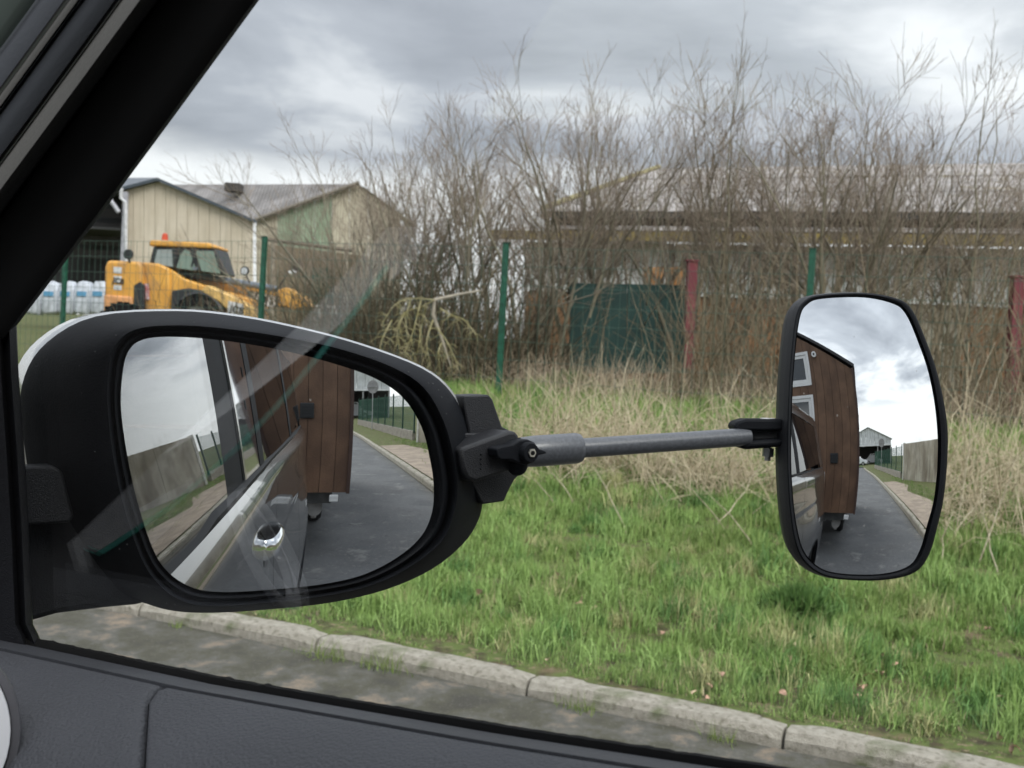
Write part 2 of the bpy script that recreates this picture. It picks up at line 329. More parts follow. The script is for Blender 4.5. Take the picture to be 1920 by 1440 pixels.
def build_kerb():
    base = MB(); fs = np.linspace(-44, 12, 80); rings = []
    for f in fs:
        r = float(kerb_r(f)); rings.append([W(f, r-.02, -.05), W(f, r-.008, .012), W(f, r+.09, .095), W(f, r+.16, .10), W(f, r+.16, -.05)])
    base.loft(rings, False); K = obj('kerb', base, mat('kerb mortar bed', (.10, .09, .07), .95, bump=.5, bscale=60), kind='structure')
    # cross-section of one stone, 1 m long
    def stone(L_, sd):
        rr = np.random.default_rng(sd); g = .006; prof = [(.0, .0), (.003, .092), (.020, .117), (.034, .122), (.128, .120), (.135, .09), (.135, .0)]
        mb = MB(); rings = []
        for s in np.linspace(g, L_-g, 9):
            j = rr.normal(0, .0018, (len(prof), 2)); sh = .010 if s in (g, L_-g) else 0
            rings.append([np.array([s, p[0]+j[k][0]+sh*.4*(k < 3), p[1]+j[k][1]-sh*(1 if 1 <= k <= 5 else 0)]) for k, p in enumerate(prof)])
        mb.loft(rings, True, True, True); return mb
    metas = []
    for i in range(4):
        o = obj('kerb_stone', stone(1.0, i), KERB, K); metas.append(o.data); bpy.data.objects.remove(o)
    f = 8.74; i = 0
    while f > -43:
        r0 = float(kerb_r(f)); r1 = float(kerb_r(f-1)); d = W(f-1, r1, 0)-W(f, r0, 0); 
        o = bpy.data.objects.new('kerb_stone', metas[(i*7) % 4]); C.objects.link(o); o.parent = K
        ang = math.atan2(d[1], d[0])
        # local x along the run, local y to the verge (left of travel backwards)
        o.location = tuple(W(f, r0, .001+random.uniform(-.004, .004))); o.rotation_euler = (0, random.uniform(-.004, .004), ang); o.scale = (np.linalg.norm(d), 1, 1)
        f -= 1.0; i += 1
    return K
build_kerb()

# ------------------------------------------------------------------ front wire fence
PG = mat('green coated steel', (.012, .085, .05), .45, var=.25, scale=20)
FENCE_R = 10.95
def build_fence():
    T_ = thing('wire_fence', W(3, FENCE_R, .7), 'long green wire mesh fence on slim posts between grass verge and bare shrubs', 'fence')
    Pz = [(123, 445), (495, 445), (950, 457), (1524, 468)]; fs = [carf(at_r(x, y, FENCE_R))[0] for x, y in Pz]; zt = [at_r(x, y, FENCE_R)[2] for x, y in Pz]
    st = (fs[0]-fs[3])/3; fs = [fs[0]+2*st, fs[0]+st]+fs+[fs[3]-st, fs[3]-2*st]; zt = [zt[0], zt[0]]+zt+[zt[3]]*2
    for i, (f, z) in enumerate(zip(fs, zt)):
        g = float(gz(f, FENCE_R)); mb = MB(); lean = random.uniform(-.012, .012)
        w = .03; mb.box(W(f-w, FENCE_R-.02, g-.05), F*2*w, R*.045, np.array([0, 0, z-g+.05])+F*lean); o = obj('post', mb, PG, T_, bev=.004)
        cp = MB(); cp.box(W(f-w-.003, FENCE_R-.024, z), F*(2*w+.006), R*.053, (0, 0, .015)); obj('post_cap', cp, mat('green cap', (.01, .05, .03), .5), o)
        if i:
            f0, z0 = fs[i-1], zt[i-1]; g0 = float(gz(f0, FENCE_R)); P = []
            for h in np.linspace(.02, 1, 9):
                a = W(f0, FENCE_R+.03, g0+(z0-.04-g0)*h); b = W(f, FENCE_R+.03, g+(z-.04-g)*h); mid = (a+b)/2+np.array([0, 0, random.uniform(-.012, .004)]); P.append([a, mid, b])
            n = int(abs(f-f0)/.10)
            for t in np.linspace(0, 1, n+1)[1:-1]:
                ff = f0+(f-f0)*t; ga = g0+(g-g0)*t; za = z0+(z-z0)*t-.04; P.append([W(ff, FENCE_R+.033, ga+.02), W(ff, FENCE_R+.036, (ga+za)/2), W(ff, FENCE_R+.033, za)])
            V, Q = tubes(np.array(P), np.full((len(P), 3), .0022), 4); bigmesh('wire_mesh', V, Q, mat('galvanised green wire', (.06, .12, .09), .4, metal=.2), T_, kind='stuff')
build_fence()

# ------------------------------------------------------------------ background buildings
def px_prism(pts, d, thick, back=True):
    mb = MB(); mb.prism([at_y(x, y, d) for x, y in pts][::-1], (0, thick, 0)); return mb
def corr(name, col, col2, sc_=1.0, along='X', freq=60, **k):
    """fine-ribbed sheet: ribs as relief"""
    mt = mat(name, col, k.get('rough', .7), scale=k.get('scale', 2), col2=col2, mixr=(.38, .62))
    nt = mt.node_tree; b = nt.nodes['Principled BSDF']; N = nt.nodes.new; L = nt.links.new; tc = N('ShaderNodeTexCoord'); wv = N('ShaderNodeTexWave'); wv.bands_direction = along; wv.inputs['Scale'].default_value = freq/20.; wv.inputs['Distortion'].default_value = 0
    L(tc.outputs['Object'], wv.inputs['Vector']); bp = N('ShaderNodeBump'); bp.inputs['Strength'].default_value = .8; bp.inputs['Distance'].default_value = .03; L(wv.outputs[0], bp.inputs['Height']); L(bp.outputs[0], b.inputs['Normal']); return mt
def build_barn():
    T_ = thing('long_barn', W(0, 20, .75), 'long low barn with mossy grey corrugated roof behind the shrubs', 'barn')
    e0 = at_r(940, 430, 20); f0 = carf(e0)[0]; zE = e0[2]
    u0 = at_r(1030, 400, 24.2); fu = carf(u0)[0]; zU = u0[2]; g0 = at_r(1235, 316, 36); fr = carf(g0)[0]; zR = g0[2]; f1 = -22
    roofm = corr('weathered fibre cement', (.27, .25, .235), (.40, .37, .35), along='X', freq=50, scale=1.6); addlayer(roofm, (.26, .21, .06), 2.2, .60, .72); addlayer(roofm, (.44, .41, .39), .8, .52, .66)
    n = 22
    def sheets(nm, fa, ra, za, fb_, rb, zb, rows):
        for i in range(n):
            for j in range(rows):
                t0, t1 = i/n, (i+1)/n; s0, s1 = j/rows, (j+1)/rows
                def Pp(t, s, up=0): 
                    fa_ = fa+(fb_-fa)*s; return W(fa_+(f1-fa_)*t, ra+(rb-ra)*s, za+(zb-za)*s+up)
                lift = .02+.02*((i+j) % 2)*.3+random.uniform(0, .012)
                V = [Pp(t0, s0-.01, lift), Pp(t1, s0-.01, lift), Pp(t1, s1, .004), Pp(t0, s1, .004)]; V += [v-np.array([0, 0, .02]) for v in V]
                mesh(nm, V, [(0, 3, 2, 1), (4, 5, 6, 7), (0, 1, 5, 4), (2, 3, 7, 6), (0, 4, 7, 3), (1, 2, 6, 5)], roofm, T_)
    zL = carf(at_r(1030, 415, 24.2))[2]
    sheets('roof_sheet', f0, 20, zE, f0-.3, 24.2, zU-.28, 2); sheets('roof_sheet', fu, 23.8, zU+.0, fr, 36, zR, 3)
    moss = mat('mossy gutter', (.24, .19, .06), .9, scale=4, col2=(.38, .29, .09), bump=.6, bscale=12)
    mb = MB(); mb.box(W(f1, 19.85, zE-.20), F*(f0-f1+.2), R*.16, (0, 0, .17)); obj('gutter', mb, moss, T_)
    mb = MB(); mb.box(W(f1, 23.7, zU-.16), F*(fu-f1), R*.10, (0, 0, .15)); obj('upper_gutter', mb, mat('dark gutter', (.05, .05, .045), .8), T_)
    mb = MB(); mb.box(W(f1, 24.3, zU-.4), F*(fu-f1), R*.1, (0, 0, .5)); obj('clerestory', mb, mat('shadowed timber', (.05, .045, .04), .9), T_)  # drop shadow between the two roofs is put into this dark colour
    mb = MB(); mb.prism([W(fu-.3, 24.5, 0), W(fu-.3, 24.5, zU), W(fr-.3, 36, zR-.05), W(fr-.3, 36, 0)], F*-.15); obj('gable_wall', mb, mat('pale block', (.36, .34, .30), .9), T_)
    mb = MB(); mb.tube([W(fu, 23.8, zU+.06), W(fr, 36, zR+.06)], .08, 6); obj('mossy_verge', mb, mat('yellow moss', (.28, .25, .13), .95, bump=.6, bscale=8, scale=3), T_)
    # wall sheets 20.3: white high, rusty low, each its own panel
    white = mat('dirty white sheet', (.66, .66, .64), .7, scale=1.5, col2=(.80, .80, .78)); addlayer(white, (.25, .17, .09), 1.4, .60, .75, stretch=(1, 1, .3))
    rust = mat('rusty brown sheet', (.17, .09, .05), .9, scale=2, col2=(.34, .18, .09)); addlayer(rust, (.30, .16, .06), 1.2, .62, .72, stretch=(1, 1, .3))
    cream = mat('pale streaked sheet', (.30, .27, .21), .8, scale=3, col2=(.45, .42, .34))
    orange = mat('orange rust sheet', (.36, .17, .06), .8, scale=2, col2=(.48, .25, .10))
    fw = f0-.4; k = 0
    while fw > f1:
        wv = 1.02; mb = MB(); off = random.uniform(0, .03)
        mb.box(W(fw-wv+.015, 20.35+off, 2.42), F*(wv-.03), R*.05, (0, 0, zE-.2-2.42)); obj('white_panel', mb, white, T_)
        mb = MB(); q = cream if k in (7,) else rust
        mb.box(W(fw-wv+.015, 20.40+off, .6), F*(wv-.03), R*.05, (0, 0, 1.80)); obj('lower_panel', mb, q, T_)
        fw -= wv; k += 1
    mb = MB(); mb.box(W(f1, 20.6, .6), F*(f0-.4-f1), R*.1, (0, 0, zE-.9)); obj('inner_wall', mb, rust, T_)
    for xa, xb in ((1206, 1244), (1248, 1284)): obj('orange_panel', px_prism([(xa, 560), (xa, 502), (xb, 500), (xb, 560)], 19.0, .04), orange, T_)
    return T_
build_barn()
def build_left():
    # cream gabled shed
    d = 45
    T_ = thing('cream_shed', at_y(350, 640, d), 'cream corrugated shed with dark roof edge and open dark bay behind the yellow telehandler', 'shed')
    crm = corr('cream cladding', (.60, .52, .40), (.69, .61, .49), along='X', freq=75, scale=1); addlayer(crm, (.54, .47, .36), 2, .5, .7, stretch=(3, 3, .2))
    xs = np.linspace(229, 474, 13)
    def roofy(x): return 337+(x-295)*(413-337)/(474-295) if x > 295 else 337+(295-x)*(354-337)/(295-229)
    for a, b in zip(xs[:-1], xs[1:]):
        pts = [(a+.4, 690), (a+.4, roofy(a)+2)] + ([(295, 339)] if a < 295 < b else []) + [(b-.4, roofy(b)+2), (b-.4, 690)]
        obj('cladding_panel', px_prism(pts, d, .08), crm, T_)
    tr = mat('dark blue grey trim', (.05, .065, .08), .5, var=.1)
    mb = MB()
    A, B_, Cc = at_y(222, 352, d-.3), at_y(295, 333, d-.3), at_y(478, 412, d-.3); t = np.array([0, 0, -.12])
    mb.prism([A, B_, B_+t, A+t], (0, .4, 0)); mb.prism([B_, Cc, Cc+t, B_+t], (0, .4, 0)); obj('roof_edge', mb, tr, T_)
    mb = MB(); bk = np.array([-3.5, 9, 0]); mb.add([A, B_, B_+bk, A+bk+np.array([-1.5, 0, 0])], [(0, 1, 2, 3)]); mb.add([B_, Cc, Cc+np.array([0, 9, 0]), B_+np.array([0, 9, 0])], [(0, 1, 2, 3)])
    L0 = at_y(150, 362, d-.5); L1 = at_y(150, 334, d+5); mb.add([A, B_, L1, L0], [(0, 1, 2, 3)]); obj('roof', mb, mat('slate blue roof', (.13, .145, .165), .6, bump=.3, bscale=4), T_)
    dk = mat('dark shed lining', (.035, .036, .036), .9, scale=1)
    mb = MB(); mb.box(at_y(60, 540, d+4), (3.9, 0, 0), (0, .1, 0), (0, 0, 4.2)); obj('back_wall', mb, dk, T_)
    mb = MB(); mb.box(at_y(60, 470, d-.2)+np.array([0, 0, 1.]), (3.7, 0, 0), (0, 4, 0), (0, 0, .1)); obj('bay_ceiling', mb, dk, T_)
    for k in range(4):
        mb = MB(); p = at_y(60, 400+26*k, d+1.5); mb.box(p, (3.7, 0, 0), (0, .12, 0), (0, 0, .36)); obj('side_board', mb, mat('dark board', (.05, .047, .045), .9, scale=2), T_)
    wp = mat('pale grey steel', (.42, .42, .46), .5)
    mb = MB(); mb.box(at_y(221, 600, d-.3), (.17, 0, 0), (0, .17, 0), (0, 0, 5.1)); obj('corner_post', mb, wp, T_)
    mb = MB(); mb.tube([at_y(228, 352, d-.5), at_y(227, 372, d-.5), at_y(236, 380, d-.5), at_y(236, 600, d-.5)], .07, 8); obj('downpipe', mb, mat('white plastic pipe', (.6, .6, .62), .4), T_)
    mb = MB(); mb.tube([at_y(198, 362, d-.5), at_y(223, 398, d-.5)], .09, 6); obj('brace', mb, wp, T_)
    # mid building with pale green gable
    d2 = 62
    T2 = thing('green_gabled_barn', at_y(640, 640, d2), 'grey roofed barn with pale green and cream gable half hidden behind the shrubs', 'barn')
    gr = corr('grey ribbed roof', (.16, .15, .145), (.27, .255, .25), along='X', freq=30, scale=.9)
    A, B_ = at_y(674, 345, d2), at_y(480, 414, d2); bkv = at_y(320, 346, d2+6)-at_y(674, 345, d2)
    n = 9
    for i in range(n):
        s0, s1 = i/n, (i+1)/n-.004; mb = MB(); V = [A+bkv*s0, A+bkv*s1, B_+bkv*s1, B_+bkv*s0]; V += [v-np.array([0, 0, .06]) for v in V]; mb.add(V, [(0, 1, 2, 3), (7, 6, 5, 4), (0, 3, 7, 4), (1, 5, 6, 2), (3, 2, 6, 7), (0, 4, 5, 1)]); obj('roof_sheet', mb, gr, T2)
    mb = MB(); D_ = at_y(752, 400, d2); mb.add([A, D_, D_+np.array([0, 12, 0]), A+np.array([0, 12, 0])], [(0, 1, 2, 3)]); obj('roof_slope', mb, gr, T2)
    gm = corr('pale green cladding', (.25, .33, .22), (.33, .41, .29), along='X', freq=40); cm = corr('dull cream cladding', (.44, .39, .29), (.52, .47, .36), along='X', freq=40)
    xs = [480, 520, 555, 590, 622, 655, 690, 718, 750]
    for i, (a, b) in enumerate(zip(xs[:-1], xs[1:])):
        yf = lambda x: 345+(674-x)*(414-345)/(674-480)+2 if x < 674 else 345+(x-674)*(400-345)/(752-674)+2
        pts = [(a+.4, 690), (a+.4, yf(a))]+([(674, 347)] if a < 674 < b else [])+[(b-.4, yf(b)), (b-.4, 690)]
        obj('gable_panel', px_prism(pts, d2+.2, .1), gm if 1 <= i <= 3 else cm, T2)
    mb = MB(); mb.tube([B_+np.array([0, -.1, .05]), A+np.array([0, -.1, .05])], .12, 5); obj('verge_board', mb, mat('brown grey trim', (.18, .16, .13), .8), T2)
    mb = MB(); c = at_y(420, 358, d2+2); mb.box(c, (.9, 0, 0), (0, .9, 0), (0, 0, .5)); obj('roof_vent', mb, mat('dark vent', (.06, .055, .05), .8), T2, bev=.05)
    # brown lean-to with green door
    T3 = thing('brown_outbuilding', at_y(570, 640, 40), 'brown boarded outbuilding with a dark green door to the right of the telehandler', 'outbuilding')
    xs = np.linspace(500, 690, 15)
    bm = mat('brown boards', (.17, .13, .085), .9, scale=1.5, col2=(.25, .20, .13))
    for a, b in zip(xs[:-1], xs[1:]): obj('board', px_prism([(a+.4, 670), (a+.4, 458+(a-500)*.12), (b-.4, 458+(b-500)*.12), (b-.4, 670)], 40+random.uniform(0, .03), .06), bm, T3)
    obj('door', px_prism([(586, 570), (586, 502), (622, 503), (624, 570)], 39.9, .05), mat('dark green door', (.015, .07, .05), .6), T3)
    mb = MB(); tb = mat('grey timber', (.16, .13, .10), .9)
    mb.tube([at_y(498, 449, 38), at_y(660, 470, 38)], .07, 6); obj('lintel', mb, tb, T3)
    for x in (512, 649): mb = MB(); mb.tube([at_y(x, 455, 38), at_y(x-3, 640, 38)], .08, 6); obj('timber_post', mb, mat('pale timber', (.32, .28, .22), .9), T3)
    # pale slatted gate
    T4 = thing('pale_gate', at_y(620, 640, 30), 'whitish slatted gate standing behind the fence under the tree', 'gate')
    wm = mat('weathered white wood', (.42, .40, .36), .8)
    mb = MB(); mb.tube([at_y(585, 574, 30), at_y(652, 578, 30)], .045, 6); mb.tube([at_y(585, 600, 30), at_y(652, 604, 30)], .03, 6); obj('rail', mb, wm, T4)
    for x in range(586, 655, 8): mb = MB(); mb.box(at_y(x, 645, 30), (.05, 0, 0), (0, .02, 0), (0, 0, 1.0)); obj('slat', mb, wm, T4)
    # bulk bags
    bw = mat('white woven bag', (.50, .53, .58), .7, bump=.4, bscale=9); bb = mat('blue print', (.10, .28, .45), .7)
    labs = ['white bulk bag with blue print %s' % q for q in ('leftmost of the pile', 'second from left in the pile', 'in the middle of the pile', 'fourth from the left in the pile', 'next to the rear of the telehandler')]
    for i, x in enumerate((55, 86, 117, 148, 178)):
        p = at_y(x, 588, 33); t = thing('bulk_bag', p, labs[i], 'bag', 'white bulk bags by the open shed')
        mb = MB(); q = 5; rings = []
        for z, s in ((0, .8), (.08, 1), (.45, 1.06), (.8, .98), (.93, .7), (.96, .2)):
            rings.append([p+np.array([.25*s*np.sign(math.cos(a))*abs(math.cos(a))**.5, .4+.25*s*np.sign(math.sin(a))*abs(math.sin(a))**.5, z+random.uniform(-.03, .03)]) for a in np.linspace(0, 2*math.pi, 17)[:-1]])
        mb.loft(rings, True, True, True); obj('sack', mb, bw, t, smooth=True)
        mb = MB(); mb.box(p+np.array([-.14, .11, .52]), (.28, 0, 0), (0, .03, 0), (0, 0, .14)); obj('print', mb, bb, t)
    # green tarp fence and red columns under the barn eave
    gt = mat('dark green sheeting', (.010, .045, .038), .6, bump=.5, bscale=5, scale=3)
    T5 = thing('green_sheet_fence', at_y(1180, 690, 15.2), 'dark green sheeting fence between the dense shrub and the left red column', 'fence')
    for a, b in ((1068, 1122), (1122, 1176), (1176, 1230), (1230, 1288)):
        obj('sheet', px_prism([(a+.5, 700), (a+.5, 530+(a-1068)*.02), (b-.5, 531+(b-1068)*.02), (b-.5, 700)], 15.2+random.uniform(0, .03), .03), gt, T5)
    rd = mat('faded red steel', (.21, .04, .05), .7, scale=5, col2=(.16, .035, .045)); addlayer(rd, (.30, .12, .11), 6, .58, .68)
    for (x, y, x2, y2, d_, lb) in ((1298, 490, 1290, 690, 14.3, 'faded red steel column at the right end of the green sheeting'), (1908, 520, 1893, 780, 13.6, 'faded red steel column at the right edge beside the rusty wall')):
        a, b = at_y(x, y, d_), at_y(x2, y2, d_); t = thing('red_column', b, lb, 'column', 'red steel columns of the barn')
        mb = MB(); w = .062; 
        for ox, sx, oy, sy in ((-w, 2*w, -w, .012), (-w, 2*w, w-.012, .012), (-.006, .012, -w+.012, 2*w-.024)): mb.prism([b+np.array([ox, oy, 0]), b+np.array([ox+sx, oy, 0]), b+np.array([ox+sx, oy+sy, 0]), b+np.array([ox, oy+sy, 0])], a-b)
        obj('shaft', mb, rd, t); mb = MB(); mb.box(a+np.array([-w-.02, -w-.02, 0]), (2*w+.04, 0, 0), (0, 2*w+.04, 0), (0, 0, .015)); obj('cap_plate', mb, rd, t)
build_left()

# ------------------------------------------------------------------ telehandler
def build_telehandler():
    d = 24.0; T_ = thing('telehandler', at_y(350, 640, d+1), 'yellow telehandler with dark cab and lowered boom parked behind the wire fence', 'telehandler')
    YL = mat('construction yellow paint', (.62, .30, .045), .45, scale=3, col2=(.72, .37, .06), coat=.2); addlayer(YL, (.36, .20, .08), 2.2, .54, .72)
    DK = mat('machine black', (.02, .022, .024), .5); GB = mat('steel blue grey', (.14, .17, .21), .4)
    P = lambda x, y, dd=0: at_y(x, y, d+dd)
    def pr(nm, pts, dd, th, mt, bev=.03, par=T_, **k): return obj(nm, px_prism(pts, d+dd, th), mt, par, bev=bev, smooth=True, **k)
    cw = pr('counterweight', [(194, 612), (196, 500), (201, 488), (262, 490), (267, 500), (267, 612)], 0, 2.0, YL, .06)
    pr('counterweight_base', [(193, 625), (194, 552), (248, 556), (250, 625)], -.05, 1.9, mat('faded orange paint', (.62, .30, .12), .6), .04, cw)
    for (y0, y1) in ((500, 512), (517, 530), (534, 543)): obj('sticker', px_prism([(213, y1), (213, y0), (228, y0+1), (228, y1+1)], d-.012, .01), mat('white sticker', (.6, .6, .6), .5), cw)
    pr('engine_cover', [(266, 625), (266, 491), (296, 494), (318, 503), (322, 625)], .15, 1.9, YL, .05)
    pr('intake_grille', [(250, 580), (251, 535), (262, 528), (270, 535), (271, 580)], -.03, .1, DK, .01)
    pr('warning_label', [(267, 560), (268, 532), (279, 532), (280, 562)], .1, .02, mat('red and white label', (.5, .06, .06), .5, scale=9, col2=(.6, .5, .5)), 0)
    pr('body_side', [(318, 640), (318, 503), (345, 522), (400, 540), (470, 560), (476, 640)], .2, 1.7, YL, .04)
    pr('diesel_tank', [(320, 600), (322, 545), (352, 540), (400, 548), (420, 580), (420, 600)], .02, .3, DK, .03)
    pr('front_fender', [(376, 545), (388, 534), (405, 542), (455, 565), (471, 578), (473, 625), (455, 628), (436, 590), (410, 566)], -.25, .5, mat('pale yellow paint', (.66, .42, .14), .5), .03)
    # cab
    cab = pr('cab', [(278, 498), (287, 462), (406, 466), (421, 516), (372, 510), (330, 505)], .25, 1.0, DK, .04)
    pr('cab_roof', [(279, 461), (281, 450), (330, 452), (390, 455), (404, 460), (405, 466)], .2, 1.1, YL, .04, cab)
    gl = glassmat('cab glass', dark=(.24, .28, .27), extra=.05); gl2 = glassmat('green cab glass', dark=(.15, .22, .17), extra=.05)
    obj('rear_window', px_prism([(287, 495), (293, 468), (322, 468), (324, 500)], d+.22, .03), gl, cab)
    obj('side_window', px_prism([(331, 502), (338, 478), (346, 468), (356, 472), (368, 508)], d+.22, .03), gl2, cab)
    obj('door_window', px_prism([(378, 508), (366, 470), (400, 471), (413, 513)], d+.22, .03), gl2, cab)
    obj('door_handle', px_prism([(362, 505), (362, 500), (370, 501), (370, 506)], d+.19, .03), GB, cab)
    for k, x in enumerate((286, 327, 360)): 
        mb = MB(); mb.tube([P(x, 500, .24), P(x+8, 464, .24)], .035, 6); obj('cab_pillar', mb, DK, cab)
    # boom
    bm = pr('boom', [(322, 512), (326, 502), (505, 538), (540, 548), (560, 560), (576, 572), (560, 580), (520, 574), (478, 562), (400, 545)], .9, .5, YL, .03)
    pr('boom_head', [(520, 545), (536, 538), (556, 548), (572, 560), (579, 576), (566, 577), (553, 582), (537, 575), (522, 575)], .6, .8, YL, .03, bm)
    mb = MB(); mb.tube([P(320, 508, .7), P(400, 522, .7), P(520, 542, .7)], .075, 10); obj('hydraulic_pipe', mb, GB, bm, smooth=True)
    mb = MB(); mb.tube([P(500, 548, .6), P(522, 540, .6), P(540, 512, .6), P(560, 508, .6)], .02, 6); obj('mirror_arm', mb, DK, bm)
    mb = MB(); mb.ball(P(548, 511, .55), .09, 8, (1, .4, .6)); obj('work_light', mb, mat('pale lamp lens', (.75, .78, .8), .2), bm, smooth=True)
    mb = MB(); mb.disc(P(558, 500, .6), (0, 1, .1), .13, .03); mb.disc(P(571, 514, .6), (0, 1, .1), .07, .03); obj('boom_mirror', mb, DK, bm)
    # wheels
    for k, (x, y, dd) in enumerate(((370, 600, -.1), (232, 612, -.1), (430, 596, 1.9), (300, 605, 1.9))):
        c = P(x, y, dd); t = MB(); prof = [(.30, -.2), (.44, -.19), (.5, -.12), (.51, 0), (.5, .12), (.44, .19), (.30, .2)]; rings = []
        for a in np.linspace(0, 2*math.pi, 33)[:-1]: rings.append([c+np.array([rr*math.cos(a), w, rr*math.sin(a)]) for rr, w in prof])
        rings.append(rings[0]); t.loft(rings, True); w_ = obj('wheel', t, RUB, T_, smooth=True)
        lg = MB()
        for a in np.linspace(0, 2*math.pi, 23)[:-1]:
            u = np.array([math.cos(a), 0, math.sin(a)]); v = np.array([-math.sin(a), 0, math.cos(a)]); lg.box(c+u*.49-v*.03+np.array([0, -.19, 0]), u*.035, v*.06, (0, .18, 0))
        obj('tread_lug', lg, RUB, w_, kind='stuff'); rm = MB(); rm.disc(c+np.array([0, -.12, 0]), (0, 1, 0), .30, .05, 20); rm.disc(c+np.array([0, -.16, 0]), (0, 1, 0), .1, .06, 12); obj('rim', rm, mat('grey rim', (.2, .2, .2), .5), w_)
    mb = MB(); mb.tube([P(372+46*math.cos(a), 600-50*math.sin(a), -.2) for a in np.linspace(.2, math.pi-.2, 12)], .05, 6); mb.tube([P(372+46*math.cos(a), 600-50*math.sin(a), .1) for a in np.linspace(.2, math.pi-.2, 12)], .05, 6); obj('wheel_arch', mb, DK, T_)
    mb = MB(); c = P(309, 450, .6); mb.tube([c, c+np.array([0, 0, .05]), c+np.array([0, 0, .12]), c+np.array([0, 0, .15])], [.07, .07, .06, .03], 12); obj('beacon', mb, mat('orange beacon', (.55, .08, .03), .25), T_, smooth=True)
    for (x, y, x0, y0, rd_, nm) in ((241, 477, 243, 492, .11, 'rear_mirror'), (459, 508, 468, 530, .10, 'front_mirror')):
        mb = MB(); mb.tube([P(x0, y0, 0), P(x, y+3, 0)], .02, 6); mb.disc(P(x, y, -.02), (.2, 1, 0), rd_, .04, 18); o = obj(nm, mb, DK, T_)
        if x > 400: mb = MB(); mb.disc(P(x-1, y, -.05), (.2, 1, 0), .075, .012, 16); obj('mirror_glass', mb, mat('mirror face', (.6, .62, .64), .15, metal=.6), o)
    def text(s, p, size, mt, par):
        cu = bpy.data.curves.new('lettering', 'FONT'); cu.body = s; cu.size = size; cu.extrude = .005; cu.offset = .006*size/.3; cu.materials.append(mt); tmp = bpy.data.objects.new('lettering_curve', cu); C.objects.link(tmp); bpy.context.view_layer.update(); me = bpy.data.meshes.new_from_object(tmp); bpy.data.objects.remove(tmp); o = bpy.data.objects.new('lettering', me); C.objects.link(o); o.parent = par
        o.location = tuple(np.array(p)-org(par)); o.rotation_euler = (math.pi/2, math.radians(8), 0); return o
    wt = mat('white lettering', (.75, .75, .75), .5)
    pr('name_plate', [(462, 571), (464, 545), (534, 558), (532, 578)], .86, .02, DK, 0, bm)
    text('JCB', P(470, 567, .83), .36, wt, bm); text('JCB', P(430, 584, -.28), .2, DK, T_); text('JCB', P(211, 529, -.03), .16, DK, cw)
    obj('sticker', px_prism([(426, 588), (428, 564), (456, 570), (457, 592)], d-.262, .01), mat('white sticker', (.6, .6, .6), .5), T_)
build_telehandler()
#PART2
# ------------------------------------------------------------------ bare shrubs
BARK = attrmat('bark', .85)
def shrub_mesh(seed, h=4.2, spread=1.0):
    g = np.random.default_rng(seed)
    def grow(P0, D0, Ln, n, up, wig):
        B = len(P0); P = np.zeros((B, n, 3)); P[:, 0] = P0; D = D0.copy(); st = Ln/(n-1)
        for i in range(1, n):
            D = D+g.normal(0, wig, (B, 3))+np.array([0, 0, up]); D /= np.linalg.norm(D, axis=1, keepdims=True); P[:, i] = P[:, i-1]+D*st[:, None]
        return P
    nS = 11; az = g.uniform(0, 2*np.pi, nS); tilt = g.uniform(.05, .62, nS)*spread
    D = np.stack([np.sin(tilt)*np.cos(az), np.sin(tilt)*np.sin(az), np.cos(tilt)], 1); P0 = np.stack([.28*np.cos(az)*g.random(nS)**.5, .28*np.sin(az)*g.random(nS)**.5, np.full(nS, -.1)], 1)
    L0 = g.uniform(.62, 1.0, nS)*h*(1-.25*tilt); S = grow(P0, D, L0, 9, .02, .10); rS = np.linspace(1, .16, 9)[None]*g.uniform(.016, .044, nS)[:, None]*(h/4.2)
    def kids(P, rad, m, t0, t1, l0, l1, n, out, up, wig, rs):
        B, k, _ = P.shape; t = g.uniform(t0, t1, (B, m)); i = np.clip((t*(k-1)).astype(int), 0, k-2); fr = (t*(k-1)-i)[..., None]; b = np.arange(B)[:, None]
        p0 = P[b, i]*(1-fr)+P[b, i+1]*fr; d = P[b, i+1]-P[b, i]; d /= np.linalg.norm(d, axis=2, keepdims=True); q = g.normal(0, 1, (B, m, 3)); q -= d*(q*d).sum(2, keepdims=True); q /= np.linalg.norm(q, axis=2, keepdims=True)
        dd = (d+q*g.uniform(out*.6, out*1.3, (B, m, 1))); dd /= np.linalg.norm(dd, axis=2, keepdims=True)
        Ln = g.uniform(l0, l1, (B, m))*(1.15-.6*t); r = np.minimum(rad[b, i]*.6, rs)
        C_ = grow(p0.reshape(-1, 3), dd.reshape(-1, 3), Ln.ravel(), n, up, wig); return C_, r.reshape(-1, 1)*np.linspace(1, .45, n)[None]
    A, rA = kids(S, rS, 7, .30, .98, .22*h, .40*h, 6, .55, .08, .12, .012)
    B_, rB = kids(A, rA, 5, .15, .98, .10*h, .2*h, 4, .55, .07, .12, .006)
    T1, rT = kids(B_, rB, 3, .2, 1.0, .04*h, .10*h, 3, .6, .05, .12, .0034)
    rT = np.maximum(rT*.8, .0018); rB = np.maximum(rB*.9, .0026)
    col = lambda n_, a, b: np.array(a)+(np.array(b)-np.array(a))*g.random((n_, 1))
    def tint(P, k, a, b): return np.repeat(col(len(P), a, b), P.shape[1]*k, 0)
    st = join([tubes(S, rS, 6), tubes(A, rA, 4)]); ct = np.vstack([tint(S, 6, (.16, .145, .105), (.31, .28, .20)), tint(A, 4, (.19, .165, .13), (.33, .29, .22))])
    tw = join([tubes(B_, rB, 3), tubes(T1, rT, 3)]); c2 = np.vstack([tint(B_, 3, (.18, .145, .11), (.30, .245, .185)), tint(T1, 3, (.22, .17, .13), (.34, .265, .205))])
    return st, ct, tw, c2
